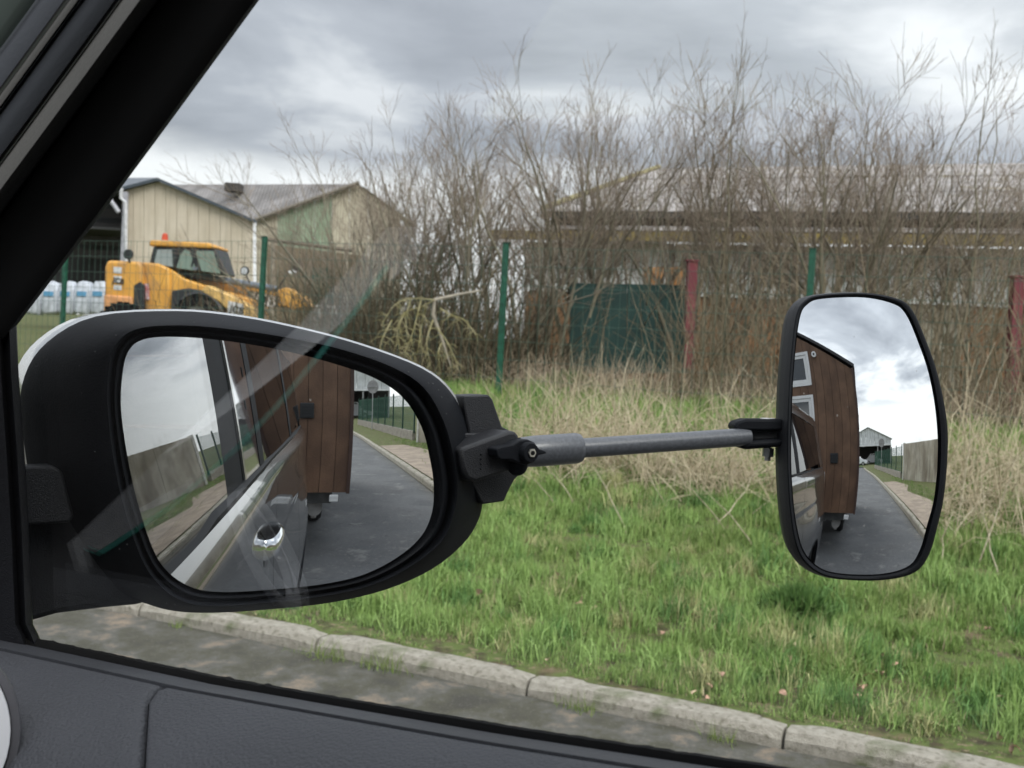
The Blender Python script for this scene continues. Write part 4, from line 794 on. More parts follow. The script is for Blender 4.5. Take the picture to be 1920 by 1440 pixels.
def build_rear():
    # green panel fence on a low wall
    T_ = thing('panel_fence', W(-30, 4.5, .1), 'green panel fence on a low concrete wall beside the road behind the car', 'fence')
    fs = np.arange(-20.5, -41, -2.5); rr = lambda f: 4.75+(f+20.5)*.035; low = mat('old low concrete', (.20, .18, .15), .9, col2=(.30, .27, .23), bump=.4, bscale=20)
    for i in range(len(fs)-1):
        a, b = fs[i], fs[i+1]; mb = MB(); A, B_ = W(a-.01, rr(a), -.05), W(b+.01, rr(b), -.05); mb.box(A, B_-A, R*.15, (0, 0, .52)); obj('low_wall', mb, low, T_)
        P = [[W(a+(b-a)*t, rr(a+(b-a)*t)+.08, .47), W(a+(b-a)*t, rr(a+(b-a)*t)+.08, 1.1), W(a+(b-a)*t, rr(a+(b-a)*t)+.08, 1.85)] for t in np.linspace(.03, .97, 26)]; P += [[W(a, rr(a)+.08, z), W((a+b)/2, rr((a+b)/2)+.08, z), W(b, rr(b)+.08, z)] for z in (.5, .75, 1.1, 1.45, 1.8)]
        V, Q = tubes(np.array(P), np.full((len(P), 3), .005), 4); bigmesh('mesh_panel', V, Q, PG, T_, kind='stuff')
    for f in fs: mb = MB(); mb.box(W(f-.03, rr(f)+.03, .4), F*.07, R*.07, (0, 0, 1.55)); obj('post', mb, mat('dark green post', (.01, .045, .03), .5), T_, bev=.005)
    # concrete wall
    cw = mat('stained concrete wall', (.36, .32, .25), .9, scale=1.2, col2=(.50, .46, .38), bump=.5, bscale=12); addlayer(cw, (.20, .16, .12), 1.6, .52, .68, stretch=(1, 1, .35)); addlayer(cw, (.26, .23, .18), 3, .5, .7, stretch=(1, 1, .2))
    T2 = thing('concrete_wall', W(-16, 6, .1), 'stained beige concrete wall running away from the end of the green panel fence', 'wall')
    A, B_ = W(-19.2, 4.75, -.05), W(-6, 12.0, -.05); d = B_-A; n = 8; e = nrm(d); nn = np.cross(e, [0, 0, 1.])*.16
    for i in range(n):
        mb = MB(); mb.box(A+d*(i/n)+e*.008, d/n-e*.016, nn, (0, 0, 1.98)); obj('wall_panel', mb, cw, T2, bev=.01)
    mb = MB(); mb.box(A-e*.12+nn*-.1, e*.12, nn*1.25, (0, 0, 2.02)); obj('end_pier', mb, mat('pale pier', (.55, .53, .48), .8), T2)
    # gabled open barn
    T3 = thing('open_barn', W(-62, 3, 0), 'white gabled open sided barn across the end of the road behind', 'barn'); f0 = -60; c = 4.0; hw = 5.6
    wc = corr('white barn sheet', (.60, .61, .62), (.72, .73, .74), along='X', freq=40)
    n = 11
    for i in range(n):
        a, b = c-hw+i*2*hw/n, c-hw+(i+1)*2*hw/n; tp = lambda r: 5.9-1.9*abs(r-c)/hw; pts = [W(f0, a+.02, 3.15), W(f0, b-.02, 3.15), W(f0, b-.02, tp(b))]+([W(f0, c, 5.9)] if a < c < b else [])+[W(f0, a+.02, tp(a))]; mb = MB(); mb.prism(pts, F*-.1); obj('gable_sheet', mb, wc, T3)
    mb = MB(); mb.box(W(f0+.05, c-hw, 3.0), F*.1, R*2*hw, (0, 0, .2)); obj('fascia', mb, mat('white fascia', (.78, .78, .78), .5), T3)
    gr = mat('pale roof', (.42, .42, .42), .7); mb = MB(); mb.prism([W(f0+.2, c, 5.95), W(f0+.2, c+hw+.3, 3.9), W(f0+.2, c+hw+.3, 4.0), W(f0+.2, c, 6.05)], F*-25); mb.prism([W(f0+.2, c, 5.95), W(f0+.2, c-hw-.3, 3.9), W(f0+.2, c-hw-.3, 4.0), W(f0+.2, c, 6.05)], F*-25); obj('roof', mb, gr, T3)
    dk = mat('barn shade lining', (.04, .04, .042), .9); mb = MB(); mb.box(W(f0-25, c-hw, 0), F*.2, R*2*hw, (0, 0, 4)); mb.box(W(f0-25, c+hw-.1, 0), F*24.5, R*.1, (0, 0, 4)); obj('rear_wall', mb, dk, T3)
    for r in (c-hw, c-2.2, c+2.2, c+hw-.2): mb = MB(); mb.box(W(f0-.1, r, 0), F*.2, R*.2, (0, 0, 3.1)); obj('post', mb, mat('grey steel post', (.3, .3, .3), .6), T3)
    # long white shed wall behind for the main mirror
    # cars under and before the barn
    def carbuild(loc, rz, lb, paint, h=1.45, L_=4.3, Wd=1.75):
        t = thing('parked_car', loc, lb, 'car'); ca, sa = math.cos(rz), math.sin(rz)
        X = lambda x, y, z: np.array(loc)+np.array([ca*x-sa*y, sa*x+ca*y, z]); prof = [(-L_/2, .35), (-L_/2, .8), (-L_/2+.15, .95), (-L_/2+.6, 1.0), (-.9, h-.05), (.3, h), (1.0, 1.0), (L_/2-.2, .85), (L_/2, .65), (L_/2, .35)]
        rings = [[X(x, y*Wd/2*(1 if z < 1.02 else .82), z) for x, z in prof] for y in (-1, -.93, .93, 1)]; rings[0] = [X(x*.97, -Wd/2*(1 if z < 1.02 else .80), z*.98+.02) for x, z in prof]; rings[3] = [X(x*.97, Wd/2*(1 if z < 1.02 else .80), z*.98+.02) for x, z in prof]
        mb = MB(); mb.loft(rings, True, True, True); b = obj('body', mb, paint, t, smooth=True, bev=.03)
        gl = glassmat('car window', dark=(.02, .025, .03), extra=.08) if 'car window' not in MATS else MATS['car window']
        for s in (-1, 1):
            mb = MB(); mb.prism([X(-1.25, s*Wd*.435, 1.0), X(.75, s*Wd*.435, 1.0), X(.25, s*Wd*.415, h-.12), X(-.85, s*Wd*.415, h-.14)], X(0, s*.02, 0)-np.array(loc)); obj('side_window', mb, gl, t)
            for x in (-1.3, 1.3):
                mb = MB(); mb.disc(X(x, s*Wd*.46, .32), X(0, 1, 0)-np.array(loc), .32, .2, 24); w_ = obj('wheel', mb, mat('tyre', (.012, .012, .012), .8), t); mb = MB(); mb.disc(X(x, s*Wd*.52, .32), X(0, 1, 0)-np.array(loc), .2, .03, 16); obj('rim', mb, mat('pale rim', (.4, .4, .4), .4), w_)
        return t
    pw = mat('white car paint', (.72, .73, .75), .25, coat=1, var=.03); ps = mat('silver car paint', (.45, .47, .5), .25, coat=1, metal=.5, var=.03)
    az = math.atan2(R[1], R[0])
    carbuild(W(-56.0, 1.6, .03), az+.2, 'white car parked in front of the open barn', pw); carbuild(W(-63.5, 1.0, 0), az+.1, 'silver car parked under the open barn roof', ps); carbuild(W(-66, 5.8, 0), az, 'white van like car deep inside the open barn', pw, 1.9, 4.8, 1.9)
    # round road sign seen from behind
    T5 = thing('road_sign', W(-31, 4.15, .1), 'round road sign seen from its grey back on a pole by the panel fence', 'road sign')
    mb = MB(); mb.tube([W(-31, 4.15, .05), W(-31, 4.15, 2.75)], .03, 10); obj('pole', mb, mat('galvanised pole', (.4, .4, .4), .4, metal=.5), T5)
    mb = MB(); mb.disc(W(-30.95, 4.15, 2.45), F, .36, .02, 32); p = obj('plate', mb, mat('grey sign back', (.34, .33, .33), .5, scale=4), T5)
    mb = MB(); mb.box(W(-30.93, 3.82, 2.43), F*.03, R*.66, (0, 0, .04)); obj('clamp', mb, mat('galvanised pole', (.4, .4, .4), .4), T5)
    # dark hedge column by the sign
    # white road marks at the junction
    mk = mat('worn road paint', (.6, .6, .58), .8)
    for (f, r, a) in ((-41.5, -1.5, .6), (-41.5, -.3, .6), (-41.5, .9, .6), (-36, .95, .15)): mb = MB(); mb.box(W(f, r, .004), F*.35, R*a, (0, 0, .003)); obj('road_mark', mb, mk, kind='structure')
build_rear()
#PART3
# ------------------------------------------------------------------ mirrors: convex caps aimed at the road behind
class Cap:
    def __init__(s, px, py, depth, Rad):
        d = ray(px, py); s.p = EYE+d*depth/(d @ FWD); s.n = nrm(-F-d); s.c = s.p-Rad*s.n; s.R = Rad
        s.ex = nrm(np.cross([0, 0, 1.], s.n)); s.ey = np.cross(s.n, s.ex)
    def hit(s, x, y):
        d = ray(x, y); o = EYE-s.c; b = o @ d; return EYE+d*(-b-math.sqrt(b*b-(o @ o-s.R**2)))
    def shell(s, x, y, off):
        d = ray(x, y); o = EYE-s.c; b = o @ d; q = b*b-(o @ o-(s.R+off)**2); return EYE+d*(-b-math.sqrt(max(q, 0)))
    def on(s, x, y, off): return at_plane(x, y, s.p+s.n*off, s.n)       # on a plane parallel to the glass
def glass_patch(name, cap, outline, mt, parent, lift=0.0):
    O = np.array([cap.hit(x, y) for x, y in catmull(outline, 5)]); c = O.mean(0); k = len(O); V = []; NR = 22
    def snap(p): n = nrm(p-cap.c); return cap.c+n*(cap.R+lift)
    V.append(snap(c))
    for i in range(1, NR+1): V += [snap(c+(q-c)*i/NR) for q in O]
    fs = [(0, 1+j, 1+(j+1) % k) for j in range(k)]
    for i in range(NR-1): fs += [(1+i*k+j, 1+(i+1)*k+j, 1+(i+1)*k+(j+1) % k, 1+i*k+(j+1) % k) for j in range(k)]
    o = mesh(name, V, fs, mt, parent, smooth=False); me = o.data
    for p in me.polygons: p.use_smooth = True
    me.update(); V = np.array(V); nn = (V-cap.c)/np.linalg.norm(V-cap.c, axis=1)[:, None]
    if (np.array(me.polygons[10].normal) @ nn[fs[10][0]]) < 0: me.flip_normals()
    me.normals_split_custom_set_from_vertices([tuple(q) for q in nn]); return o
MAIN = Cap(588, 762, .62, 1.2); TOW = Cap(1602, 857, .80, .60)
MIRR = mirrormat('mirror glass')

def wp(f, z, off=0): return W(f, .40-TIL*(z-1.30), z)+NW*off
PAINT = mat('dark bronze metallic paint', (.008, .0072, .0065), .22, metal=.0, var=.1, coat=1.0, spec=.6)
SILV = mat('silver mirror cap paint', (.62, .63, .64), .25, metal=.3, var=.03, coat=.6)
CARD = mat('soft dark grey door card', (.062, .065, .073), .55, var=.12, scale=5, bump=.35, bscale=700, spec=.4)
TRIM1 = mat('warm grey pillar trim', (.085, .083, .075), .8, var=.08, bump=.06, bscale=600); TRIM2 = mat('blue grey pillar trim', (.06, .066, .076), .7, var=.08, bump=.05, bscale=600); TRIM3 = mat('green grey dim screen', (.20, .245, .22), .6, var=.15)  # bands of light along the pillar are put into these trim colours
def build_car():
    T_ = thing('car', W(-1.4, -.47, 0), 'dark bronze car we sit in, with its right door mirror, window and door card', 'car')
    # --- window pane (4 mm glass)
    out = [(.50, 1.27), (.47, 1.45), (.31, 1.585), (.14, 1.73), (-.035, 1.73), (-.06, 1.27)]
    mb = MB(); mb.prism([wp(f, z, -.002) for f, z in out], NW*.004); obj('door_window', mb, glassmat('clear car glass', (.985, .995, .99), 1.6), T_)
    # --- black frame edges seen against the light
    def lineP(x0, y, off): return at_plane(x0-(y)/1.322, y, PW+NW*off, NW)
    def strip(nm, xs, offs, mt, par):
        rings = []
        for y in np.linspace(-160, 760, 14): rings.append([lineP(x+(8*math.sin(y/300.)), y, o) for x, o in zip(xs, offs)])
        return obj(nm, MB().loft(rings, False), mt, par, smooth=True, ang=60)
    pil = strip('a_pillar_seal', [486, 484, 478, 440, 370, 305, 298], [.004, -.006, -.012, -.016, -.014, -.020, -.010], RUB, T_)
    strip('pillar_trim', [300, 292, 262, 235, 226], [-.012, -.024, -.030, -.026, -.012], TRIM1, T_)
    strip('pillar_trim', [227, 215, 190, 160, 150], [-.010, -.020, -.022, -.022, -.010], TRIM2, T_)
    strip('pillar_trim_edge', [151, 146, 136, 130], [-.012, -.024, -.024, -.012], TRIM1, T_)
    strip('pillar_trim', [131, 120, 90, 66], [-.008, -.016, -.016, -.008], TRIM2, T_)
    strip('dim_screen_strip', [67, 40, -80, -400, -700], [-.010, -.014, -.016, -.02, -.02], TRIM3, T_)  # opaque strip coloured like the dim view through the windscreen
    # upright front frame of the window
    fr = [(486-640/1.322+10, 560), (31, 598), (35, 700), (46, 850), (55, 1000), (62, 1170), (72, 1190), (84, 1222)]
    rings = []
    for x, y in fr: rings.append([at_plane(x+q, y, PW+NW*o, NW) for q, o in ((0, .004), (-2, -.006), (-14, -.010), (-26, -.008), (-34, -.014), (-70, -.016), (-260, -.016))])
    obj('window_front_frame', MB().loft(rings, False), BLACK2, T_, smooth=True, ang=50)
    # --- belt: felt seal, rail, door card
    fs = np.linspace(.56, -.55, 90); g = np.random.default_rng(3)
    bz = lambda f: float(np.interp(f, [.0, .07, .18, .32, .46, .6], [1.3035, 1.302, 1.295, 1.2885, 1.2865, 1.286]))-1.2961
    rings = []
    for f in np.linspace(.56, -.55, 420):
        j = g.normal(0, .00012)+(.0006*(g.random() < .03)); rings.append([W(f, .396, 1.26), W(f, .3975, 1.2985+j+bz(f)), W(f, .3935, 1.2990+j*.5+bz(f)), W(f, .3915, 1.2962+bz(f)), W(f, .390, 1.27)])
    obj('belt_seal', MB().loft(rings, False), RUB, T_, smooth=True)
    obj('door_rail', MB().loft([[W(f, .3912, 1.2900+bz(f)), W(f, .3905, 1.2969+bz(f)), W(f, .384, 1.2987+bz(f)), W(f, .376, 1.3000+bz(f)), W(f, .3718, 1.3003+bz(f)), W(f, .3712, 1.290+bz(f))] for f in fs], False), mat('smooth dark rail', (.05, .053, .06), .5, var=.1, bump=.2, bscale=900), T_, smooth=True, ang=60)
    prof = [(.3712, 1.290), (.3700, 1.2996), (.365, 1.2997), (.355, 1.2978), (.343, 1.2945), (.330, 1.288), (.318, 1.279), (.307, 1.266), (.297, 1.247), (.290, 1.22), (.286, 1.18), (.284, 1.10), (.284, .90)]
    def seamf(r): return .333-.9*max(0, .36-r)
    def card(fa, fb, sgn):
        rings = []; n = 40
        for i in range(n+1):
            t = i/n; ring = []
            for k, (r, z) in enumerate(prof):
                sf = seamf(r)-.0009*sgn; a, b = (fa, sf) if sgn < 0 else (sf, fb); f = a+(b-a)*t
                e = min(abs(f-sf)/.004, 1); dr = .0022*(1-math.sqrt(max(0, 1-(1-e)**2))) ; ring.append(W(f, r+dr, z-dr))
            rings.append(ring)
        return rings
    def dense(fa, sgn):
        rings = []
        for s in [0, .0004, .0009, .0016, .0026, .004]+list(np.linspace(.01, .9 if sgn > 0 else .5, 40)):
            ring = []
            for r, z in prof:
                sf = seamf(r); f = sf-s-.0006 if sgn > 0 else sf+s+.0006; e = min(s/.004, 1); dr = .0028*(1-math.sqrt(max(0, 1-(1-e)**2))); ring.append(W(f, r+dr, z-dr*.8+bz(f)))
            rings.append(ring)
        return rings
    obj('door_card', MB().loft(dense(0, 1), False), CARD, T_, smooth=True, ang=80); obj('dashboard_end', MB().loft(dense(0, -1), False), CARD, T_, smooth=True, ang=80)
    obj('card_gap', MB().loft([[W(f, r+.006, z-.006+bz(f)) for r, z in prof] for f in (.1, .2, .3, .4, .5)], False), RUB, T_)
    # round vent with bright ring at the dash end
    c = at_plane(-188, 1392, W(0, .29, 1.2), R); a_ = nrm(EYE-c); u = nrm(np.cross(a_, [0, 0, 1.])); v = np.cross(a_, u); sc_ = np.linalg.norm(c-EYE)/FPX
    def ring(nm, ro, ri, h, mt, par):
        rings = []
        for t in np.linspace(0, 2*math.pi, 49): e = u*math.cos(t)+v*math.sin(t); rings.append([c+e*ro*sc_, c+e*(ro-4)*sc_+a_*h, c+e*(ri+6)*sc_+a_*h, c+e*ri*sc_])
        return obj(nm, MB().loft(rings, False), mt, par, smooth=True)
    vt = ring('air_vent', 178, 156, .004, mat('grey vent ring', (.10, .10, .11), .45), T_); ring('chrome_ring', 162, 112, .007, mat('satin chrome', (.85, .86, .88), .4, metal=.2, var=.03), vt); ring('vent_bowl', 116, 0, .003, RUB, vt)
    # --- exterior side
    prof = [(1.284, .396), (1.276, .400), (1.262, .411), (1.25, .4185), (1.235, .4245), (1.20, .4285), (1.14, .4305), (1.08, .433), (1.055, .436), (1.04, .433), (1.0, .437), (.92, .447), (.80, .461), (.68, .470), (.55, .474), (.42, .470), (.33, .455), (.28, .43)]
    pz = np.array([p[0] for p in prof])[::-1]; pr_ = np.array([p[1] for p in prof])[::-1]
    wid = lambda f: .038*float(sm((-.6-f)/1.9)); FW = -2.42
    def hau(f, z): return .020*math.exp(-((f-FW)/.55)**2)*math.exp(-((z-.86)/.22)**2)
    def rb(f, z):
        end = .22*max(0, (-2.95-f)/.42)**2.2; return float(np.interp(z, pz, pr_))+wid(f)*(.35+.65*float(sm((1.5-z)/.25)))+hau(f, z)-end
    def zmin(f, fw=FW): d = abs(f-fw); return max(.28, .34+math.sqrt(max(0, .385**2-d*d))) if d < .385 else .28
    zs = [p[0] for p in prof]
    def panel(nm, fa, fb, n, arch=False, par=T_):
        rings = []
        for f in np.linspace(fa, fb, n):
            zl = zmin(f) if arch else .28; ring = []
            zz = np.concatenate([np.linspace(1.284, 1.0, 24), np.linspace(.97, zl, 14)]) if True else zs
            for z in zz: ring.append(W(f, rb(f, z), z))
            rings.append([W(f, rb(f, 1.284)-.03, 1.284)]+ring+[W(f, rb(f, zl)-.04, zl)])
        return obj(nm, MB().loft(rings, False), PAINT, par, smooth=True, ang=50)
    fd = panel('front_door', .62, -.74, 30); rd = panel('rear_door', -.746, -1.78, 24); panel('rear_quarter', -1.786, -3.36, 60, True)
    mb = MB(); mb.loft([[W(f, rb(f, z)-.012, z) for z in np.linspace(1.28, .3, 12)] for f in np.linspace(.6, -1.9, 10)], False); obj('door_shut', mb, RUB, T_)
    # wheel and arch
    mb = MB(); mb.tube([W(FW+.385*math.cos(a), rb(FW+.385*math.cos(a), .5), .34+.385*math.sin(a)) for a in np.linspace(0, math.pi, 20)], .012, 6); obj('arch_lip', mb, BLACK, T_, smooth=True)
    t = MB(); rings = []
    for a in np.linspace(0, 2*math.pi, 41): rings.append([W(FW+q*math.cos(a), .36+s, .35+q*math.sin(a)) for q, s in ((.2, -.1), (.32, -.12), (.35, -.08), (.35, .08), (.33, .115), (.24, .12))])
    t.loft(rings, True); wh = obj('wheel', t, RUB, T_, smooth=True); mb = MB(); mb.disc(W(FW, .44, .35), R, .235, .02, 30); obj('rim', mb, mat('alloy rim', (.45, .45, .46), .3, metal=.8), wh)
    mb = MB(); mb.loft([[W(FW+.39*math.cos(a), q, .34+.39*math.sin(a)) for q in (.50, .15)] for a in np.linspace(0, math.pi, 16)], False); obj('wheel_well', mb, RUB, T_)
    # outer belt moulding
    mb = MB(); mb.loft([[W(f, .397+wid(f)*.6, 1.290-.008*(f > .1)), W(f, .405+wid(f)*.6, 1.288-.008*(f > .1)), W(f, .411+wid(f)*.6, 1.282-.008*(f > .1)), W(f, .409+wid(f)*.6, 1.272), W(f, .400+wid(f)*.6, 1.279)] for f in np.linspace(.5, -3.0, 40)], False); obj('belt_moulding', mb, mat('satin black moulding', (.012, .012, .012), .55, var=.1, spec=.2), T_, smooth=True)
    # greenhouse: pillars, rear glass, roof
    gp = lambda f, z, o=0: W(f, .40-TIL*(z-1.30)+wid(f)*.55, z)+NW*o
    dg = glassmat('dark side glass', dark=(.006, .006, .007), extra=.02); zt = 1.66
    def quad(nm, pts, o, th, mt, par=T_): mb = MB(); mb.prism([gp(f, z, o) for f, z in pts], NW*th); return obj(nm, mb, mt, par, bev=0)
    quad('b_pillar_frame', [(-.06, 1.27), (-.215, 1.27), (-.165, 1.72), (-.035, 1.72)], -.02, .022, BLACK)
    quad('b_pillar_chrome', [(-.218, 1.29), (-.235, 1.29), (-.185, 1.70), (-.170, 1.70)], 0, .006, mat('bright strip', (.7, .7, .68), .2, metal=1, var=.02))
    quad('b_pillar_cover', [(-.245, 1.285), (-.47, 1.285), (-.43, 1.70), (-.195, 1.70)], .0, .003, mat('gloss pillar cover', (.30, .30, .36), .04, metal=.85, var=.02, coat=1, spec=.8))
    for z in (1.40, 1.46): quad('cover_slot', [(-.36-.5*(z-1.4), z), (-.372-.5*(z-1.4), z), (-.372-.5*(z-1.4), z+.018), (-.36-.5*(z-1.4), z+.018)], .0032, .0008, RUB)
    quad('rear_door_frame', [(-.475, 1.27), (-.56, 1.27), (-.53, 1.70), (-.435, 1.70)], -.01, .014, BLACK)
    quad('rear_door_window', [(-.56, 1.28), (-1.62, 1.28), (-1.60, zt), (-.53, zt)], -.002, .004, dg)
    quad('c_pillar', [(-1.62, 1.27), (-1.72, 1.27), (-1.70, zt+.02), (-1.60, zt+.02)], -.01, .014, BLACK)
    quad('quarter_window', [(-1.725, 1.29), (-2.85, 1.33), (-2.75, zt), (-1.705, zt)], -.002, .004, dg)
    quad('d_pillar', [(-2.85, 1.28), (-3.14, 1.28), (-2.98, zt+.02), (-2.76, zt+.02)], -.01, .012, PAINT)
    for zz in (1.38,): pass
    # roof shell, rear face
    prs = []
    for f in np.linspace(.05, -3.0, 20): prs.append([gp(f, zt, .004), gp(f, zt+.05, .004), W(f, .30+wid(f)*.5, 1.755), W(f, .15, 1.79), W(f, -.47, 1.82), W(f, -1.09, 1.79), W(f, -1.27, 1.72)])
    obj('roof', MB().loft(prs, False), PAINT, T_, smooth=True, ang=70)
    mb = MB(); mb.add([W(-3.33, .38, 1.25), W(-3.33, -1.32, 1.25), W(-3.36, -1.32, .3), W(-3.36, .38, .3)], [(0, 1, 2, 3)]); mb.add([W(-3.12, .37, 1.28), W(-3.12, -1.3, 1.28), W(-2.98, -1.22, 1.72), W(-2.98, .30, 1.72)], [(0, 1, 2, 3)]); obj('tailgate', mb, PAINT, T_)
    mb = MB(); mb.prism([W(-3.18, .437, 1.24), W(-3.34, .36, 1.24), W(-3.34, .36, 1.06), W(-3.20, .435, 1.10)], R*.012); obj('tail_lamp', mb, mat('tail lamp lens', (.62, .60, .60), .12, var=.05), T_)
    # door handle
    hd = mat('bright chrome', (.80, .82, .84), .06, metal=1, var=.02)
    P = []; 
    for i, t in enumerate(np.linspace(0, 1, 15)):
        f = -.42-.20*t; z = 1.128+.004*math.sin(t*3.14); o = .030*math.sin(math.pi*min(1, max(0, t)))**.35+.002; P.append([W(f, .424+o+a, z+b) for a, b in ((.000, .020), (.008, .014), (.011, .0), (.008, -.015), (.0, -.021), (-.006, -.012), (-.007, 0), (-.006, .012))])
    obj('door_handle', MB().loft(P, True, True, True), hd, fd, smooth=True, ang=70)
    P = [[W(-.50+.062*math.cos(a)*s, rb(-.5, 1.12+.045*math.sin(a)*s)+.0015-d, 1.12+.042*math.sin(a)*s) for a in np.linspace(0, 2*math.pi, 25)[:-1]] for s, d in ((1.05, 0), (.9, .001), (.6, .0012))]
    obj('handle_cup', MB().loft(P, True, False, True), GLOSSB, fd, smooth=True)
    # --- cabin interior: roof lining, far side with its openings, dash, floor
    IN = mat('dark cabin lining', (.02, .02, .022), .9, var=.2)
    def flat(nm, pts, mt=IN, par=T_, th=None): mb = MB(); mb.prism(pts, th if th is not None else np.array([0, 0, .01])); return obj(nm, mb, mt, par)
    flat('headlining', [W(.05, .30, 1.735), W(-3.0, .30, 1.735), W(-3.0, -1.1, 1.735), W(.05, -1.1, 1.735)])
    flat('cabin_floor', [W(1.6, .28, .55), W(-3.0, .28, .55), W(-3.0, -1.1, .55), W(1.6, -1.1, .55)])
    # far side: panel with window opening (front edge slanted), built of strips
    q = lambda f, z: W(f, -1.1, z)
    for nm, pts in (('far_door', [q(1.6, .5), q(-3, .5), q(-3, 1.31), q(1.6, 1.31)]), ('far_pillar', [q(1.6, 1.31), q(.96, 1.31), q(.60, 1.735), q(.2, 1.76), q(1.6, 1.76)]), ('far_rear', [q(-.9, 1.31), q(-3, 1.31), q(-3, 1.74), q(-.9, 1.74)])): flat(nm, pts, th=R*-.03)
    # dash and slit traced from the window reflection; added dark panels close the rest
    def refl(x, y, f):
        d = ray(x, y); p = EYE+d*(((PW-EYE) @ NW)/(d @ NW)); o = d-2*(d @ NW)*NW; return p+o*((f-p @ F)/(o @ F))
    FS = 1.0
    hi = [refl(x, y, FS) for x, y in ((130, 1018), (150, 1000), (350, 810), (460, 706), (560, 610), (660, 500), (760, 390), (830, 270))]; lo = [refl(x, y, FS) for x, y in ((165, 1030), (190, 1040), (320, 955), (450, 840), (530, 755), (600, 670), (665, 590), (730, 500))]
    lo[0] = (hi[0]+lo[1])/2
    up = [np.array([p[0], p[1], 1.735]) for p in hi]; dn = [np.array([p[0], p[1], .5]) for p in lo]
    obj('screen_blocker', MB().loft([hi, up], False), IN, T_); obj('dash_top', MB().loft([lo, dn], False), IN, T_)  # added upper panel keeps the window reflection dark above the slit
    l2 = [refl(x-6, y-6, FS-.004) for x, y in ((165, 1030), (190, 1040), (320, 955), (450, 840), (530, 755), (600, 670), (665, 590), (730, 500))]
    l3 = [refl(x+1, y+1, FS-.004) for x, y in ((165, 1030), (190, 1040), (320, 955), (450, 840), (530, 755), (600, 670), (665, 590), (730, 500))]
    tg = bpy.data.materials.new('tinted screen edge'); tg.use_nodes = True; nt = tg.node_tree; nt.nodes.remove(nt.nodes['Principled BSDF']); tb = nt.nodes.new('ShaderNodeBsdfTranslucent'); tb.inputs[0].default_value = (.25, .95, .80, 1); nt.links.new(tb.outputs[0], nt.nodes['Material Output'].inputs[0])
    obj('screen_edge', MB().loft([l2, l3], False), tg, T_)
    e0, e1 = hi[0], hi[-1]; flat('near_side_blocker', [W(FS, .28, .5), W(FS, .28, 1.735), up[0], hi[0], dn[0]], th=F*.002); flat('far_side_blocker', [up[-1], dn[-1], W(FS, -1.1, .5), W(FS, -1.1, 1.735)], th=F*.002)  # added side panels keep the reflection dark beside the slit
    bon = mat('pale streak reflector', (.85, .86, .86), .5, metal=0, var=.03, coat=.5)  # pale unlike the dark body, to brighten the streak reflected in the window
    obj('bonnet_reflector', MB().loft([[W(f, r, 1.02-.05*max(0, f-1.1)+.14*max(0, -r-.3)**1.5) for r in np.linspace(.42, -1.5, 14)] for f in np.linspace(1.03, 2.2, 10)], False), bon, T_, smooth=True)  # unseen; widened and raised to fill the reflected streak
    # --- wing mirror
    G = [(228, 780), (230, 700), (243, 655), (275, 635), (340, 632), (430, 640), (530, 657), (620, 680), (700, 708), (755, 745), (790, 800), (806, 860), (813, 910), (810, 960), (790, 1005), (745, 1045), (680, 1078), (600, 1096), (500, 1106), (420, 1110), (365, 1103), (318, 1075), (285, 1025), (250, 910)]
    L2 = [(203, 780), (203, 700), (215, 650), (255, 617), (340, 610), (440, 618), (545, 634), (640, 655), (735, 688), (795, 727), (832, 790), (850, 855), (858, 915), (850, 965), (828, 1015), (770, 1062), (695, 1098), (605, 1118), (500, 1130), (415, 1136), (350, 1130), (300, 1098), (262, 1040), (222, 910)]
    Cr = [(40, 790), (46, 705), (90, 640), (180, 593), (330, 583), (450, 594), (570, 618), (680, 648), (790, 690), (845, 735), (878, 800), (893, 870), (905, 930), (897, 975), (868, 1020), (810, 1067), (725, 1105), (620, 1130), (500, 1143), (400, 1149), (330, 1146), (275, 1132), (190, 1095), (75, 950)]
    wm = obj('wing_mirror', MB().loft([[MAIN.shell(x, y, -.012) for x, y in catmull(G, 4)], [MAIN.shell(x, y, -.014) for x, y in catmull(L2, 4)]], True, True), RUB, T_)
    offC = [-.060, -.060, -.052, -.040, -.026, -.020, -.018, -.016, -.014, -.014, -.016, -.018, -.018, -.018, -.016, -.014, -.014, -.014, -.016, -.020, -.026, -.036, -.050, -.058]
    def blend(A, B_, t): return [(a[0]+(b[0]-a[0])*t, a[1]+(b[1]-a[1])*t) for a, b in zip(A, B_)]
    Gc, Lc, Cc = catmull(G, 4), catmull(L2, 4), catmull(Cr, 4); oc = catmull([[o, 0] for o in offC], 4)[:, 0]
    ctr = np.array([.5*(Cc[:, 0].min()+Cc[:, 0].max()), Cc[:, 1].mean()]); 
    def ringp(P, off): return [MAIN.shell(x, y, o) for (x, y), o in zip(P, off)]
    n_ = len(Gc); Z = np.zeros(n_)
    mix_ = lambda A, B_, t: A+(B_-A)*t
    r_in = [ringp(mix_(Gc, Lc, -.10), Z-.006), ringp(mix_(Gc, Lc, .12), Z-.004), ringp(mix_(Gc, Lc, .35), Z+.001), ringp(mix_(Gc, Lc, .45), Z+.0015)]
    obj('glass_rim', MB().loft(r_in+[ringp(mix_(Gc, Lc, .62), Z-.004)], True), BLACK, wm, smooth=True, ang=70)
    rr = [ringp(mix_(Gc, Lc, .60), Z-.008), ringp(mix_(Gc, Lc, .80), Z+.001), ringp(mix_(Gc, Lc, .92), Z+.0035), ringp(Lc, Z+.0045)]
    for t in (.1, .3, .55, .8, .95): rr.append(ringp(mix_(Lc, Cc, t), Z+.0045+(oc-.0045)*(t**1.3)))
    rr.append(ringp(Cc, oc-.002))
    obj('bezel', MB().loft(rr, True), BLACK, wm, smooth=True, ang=60)
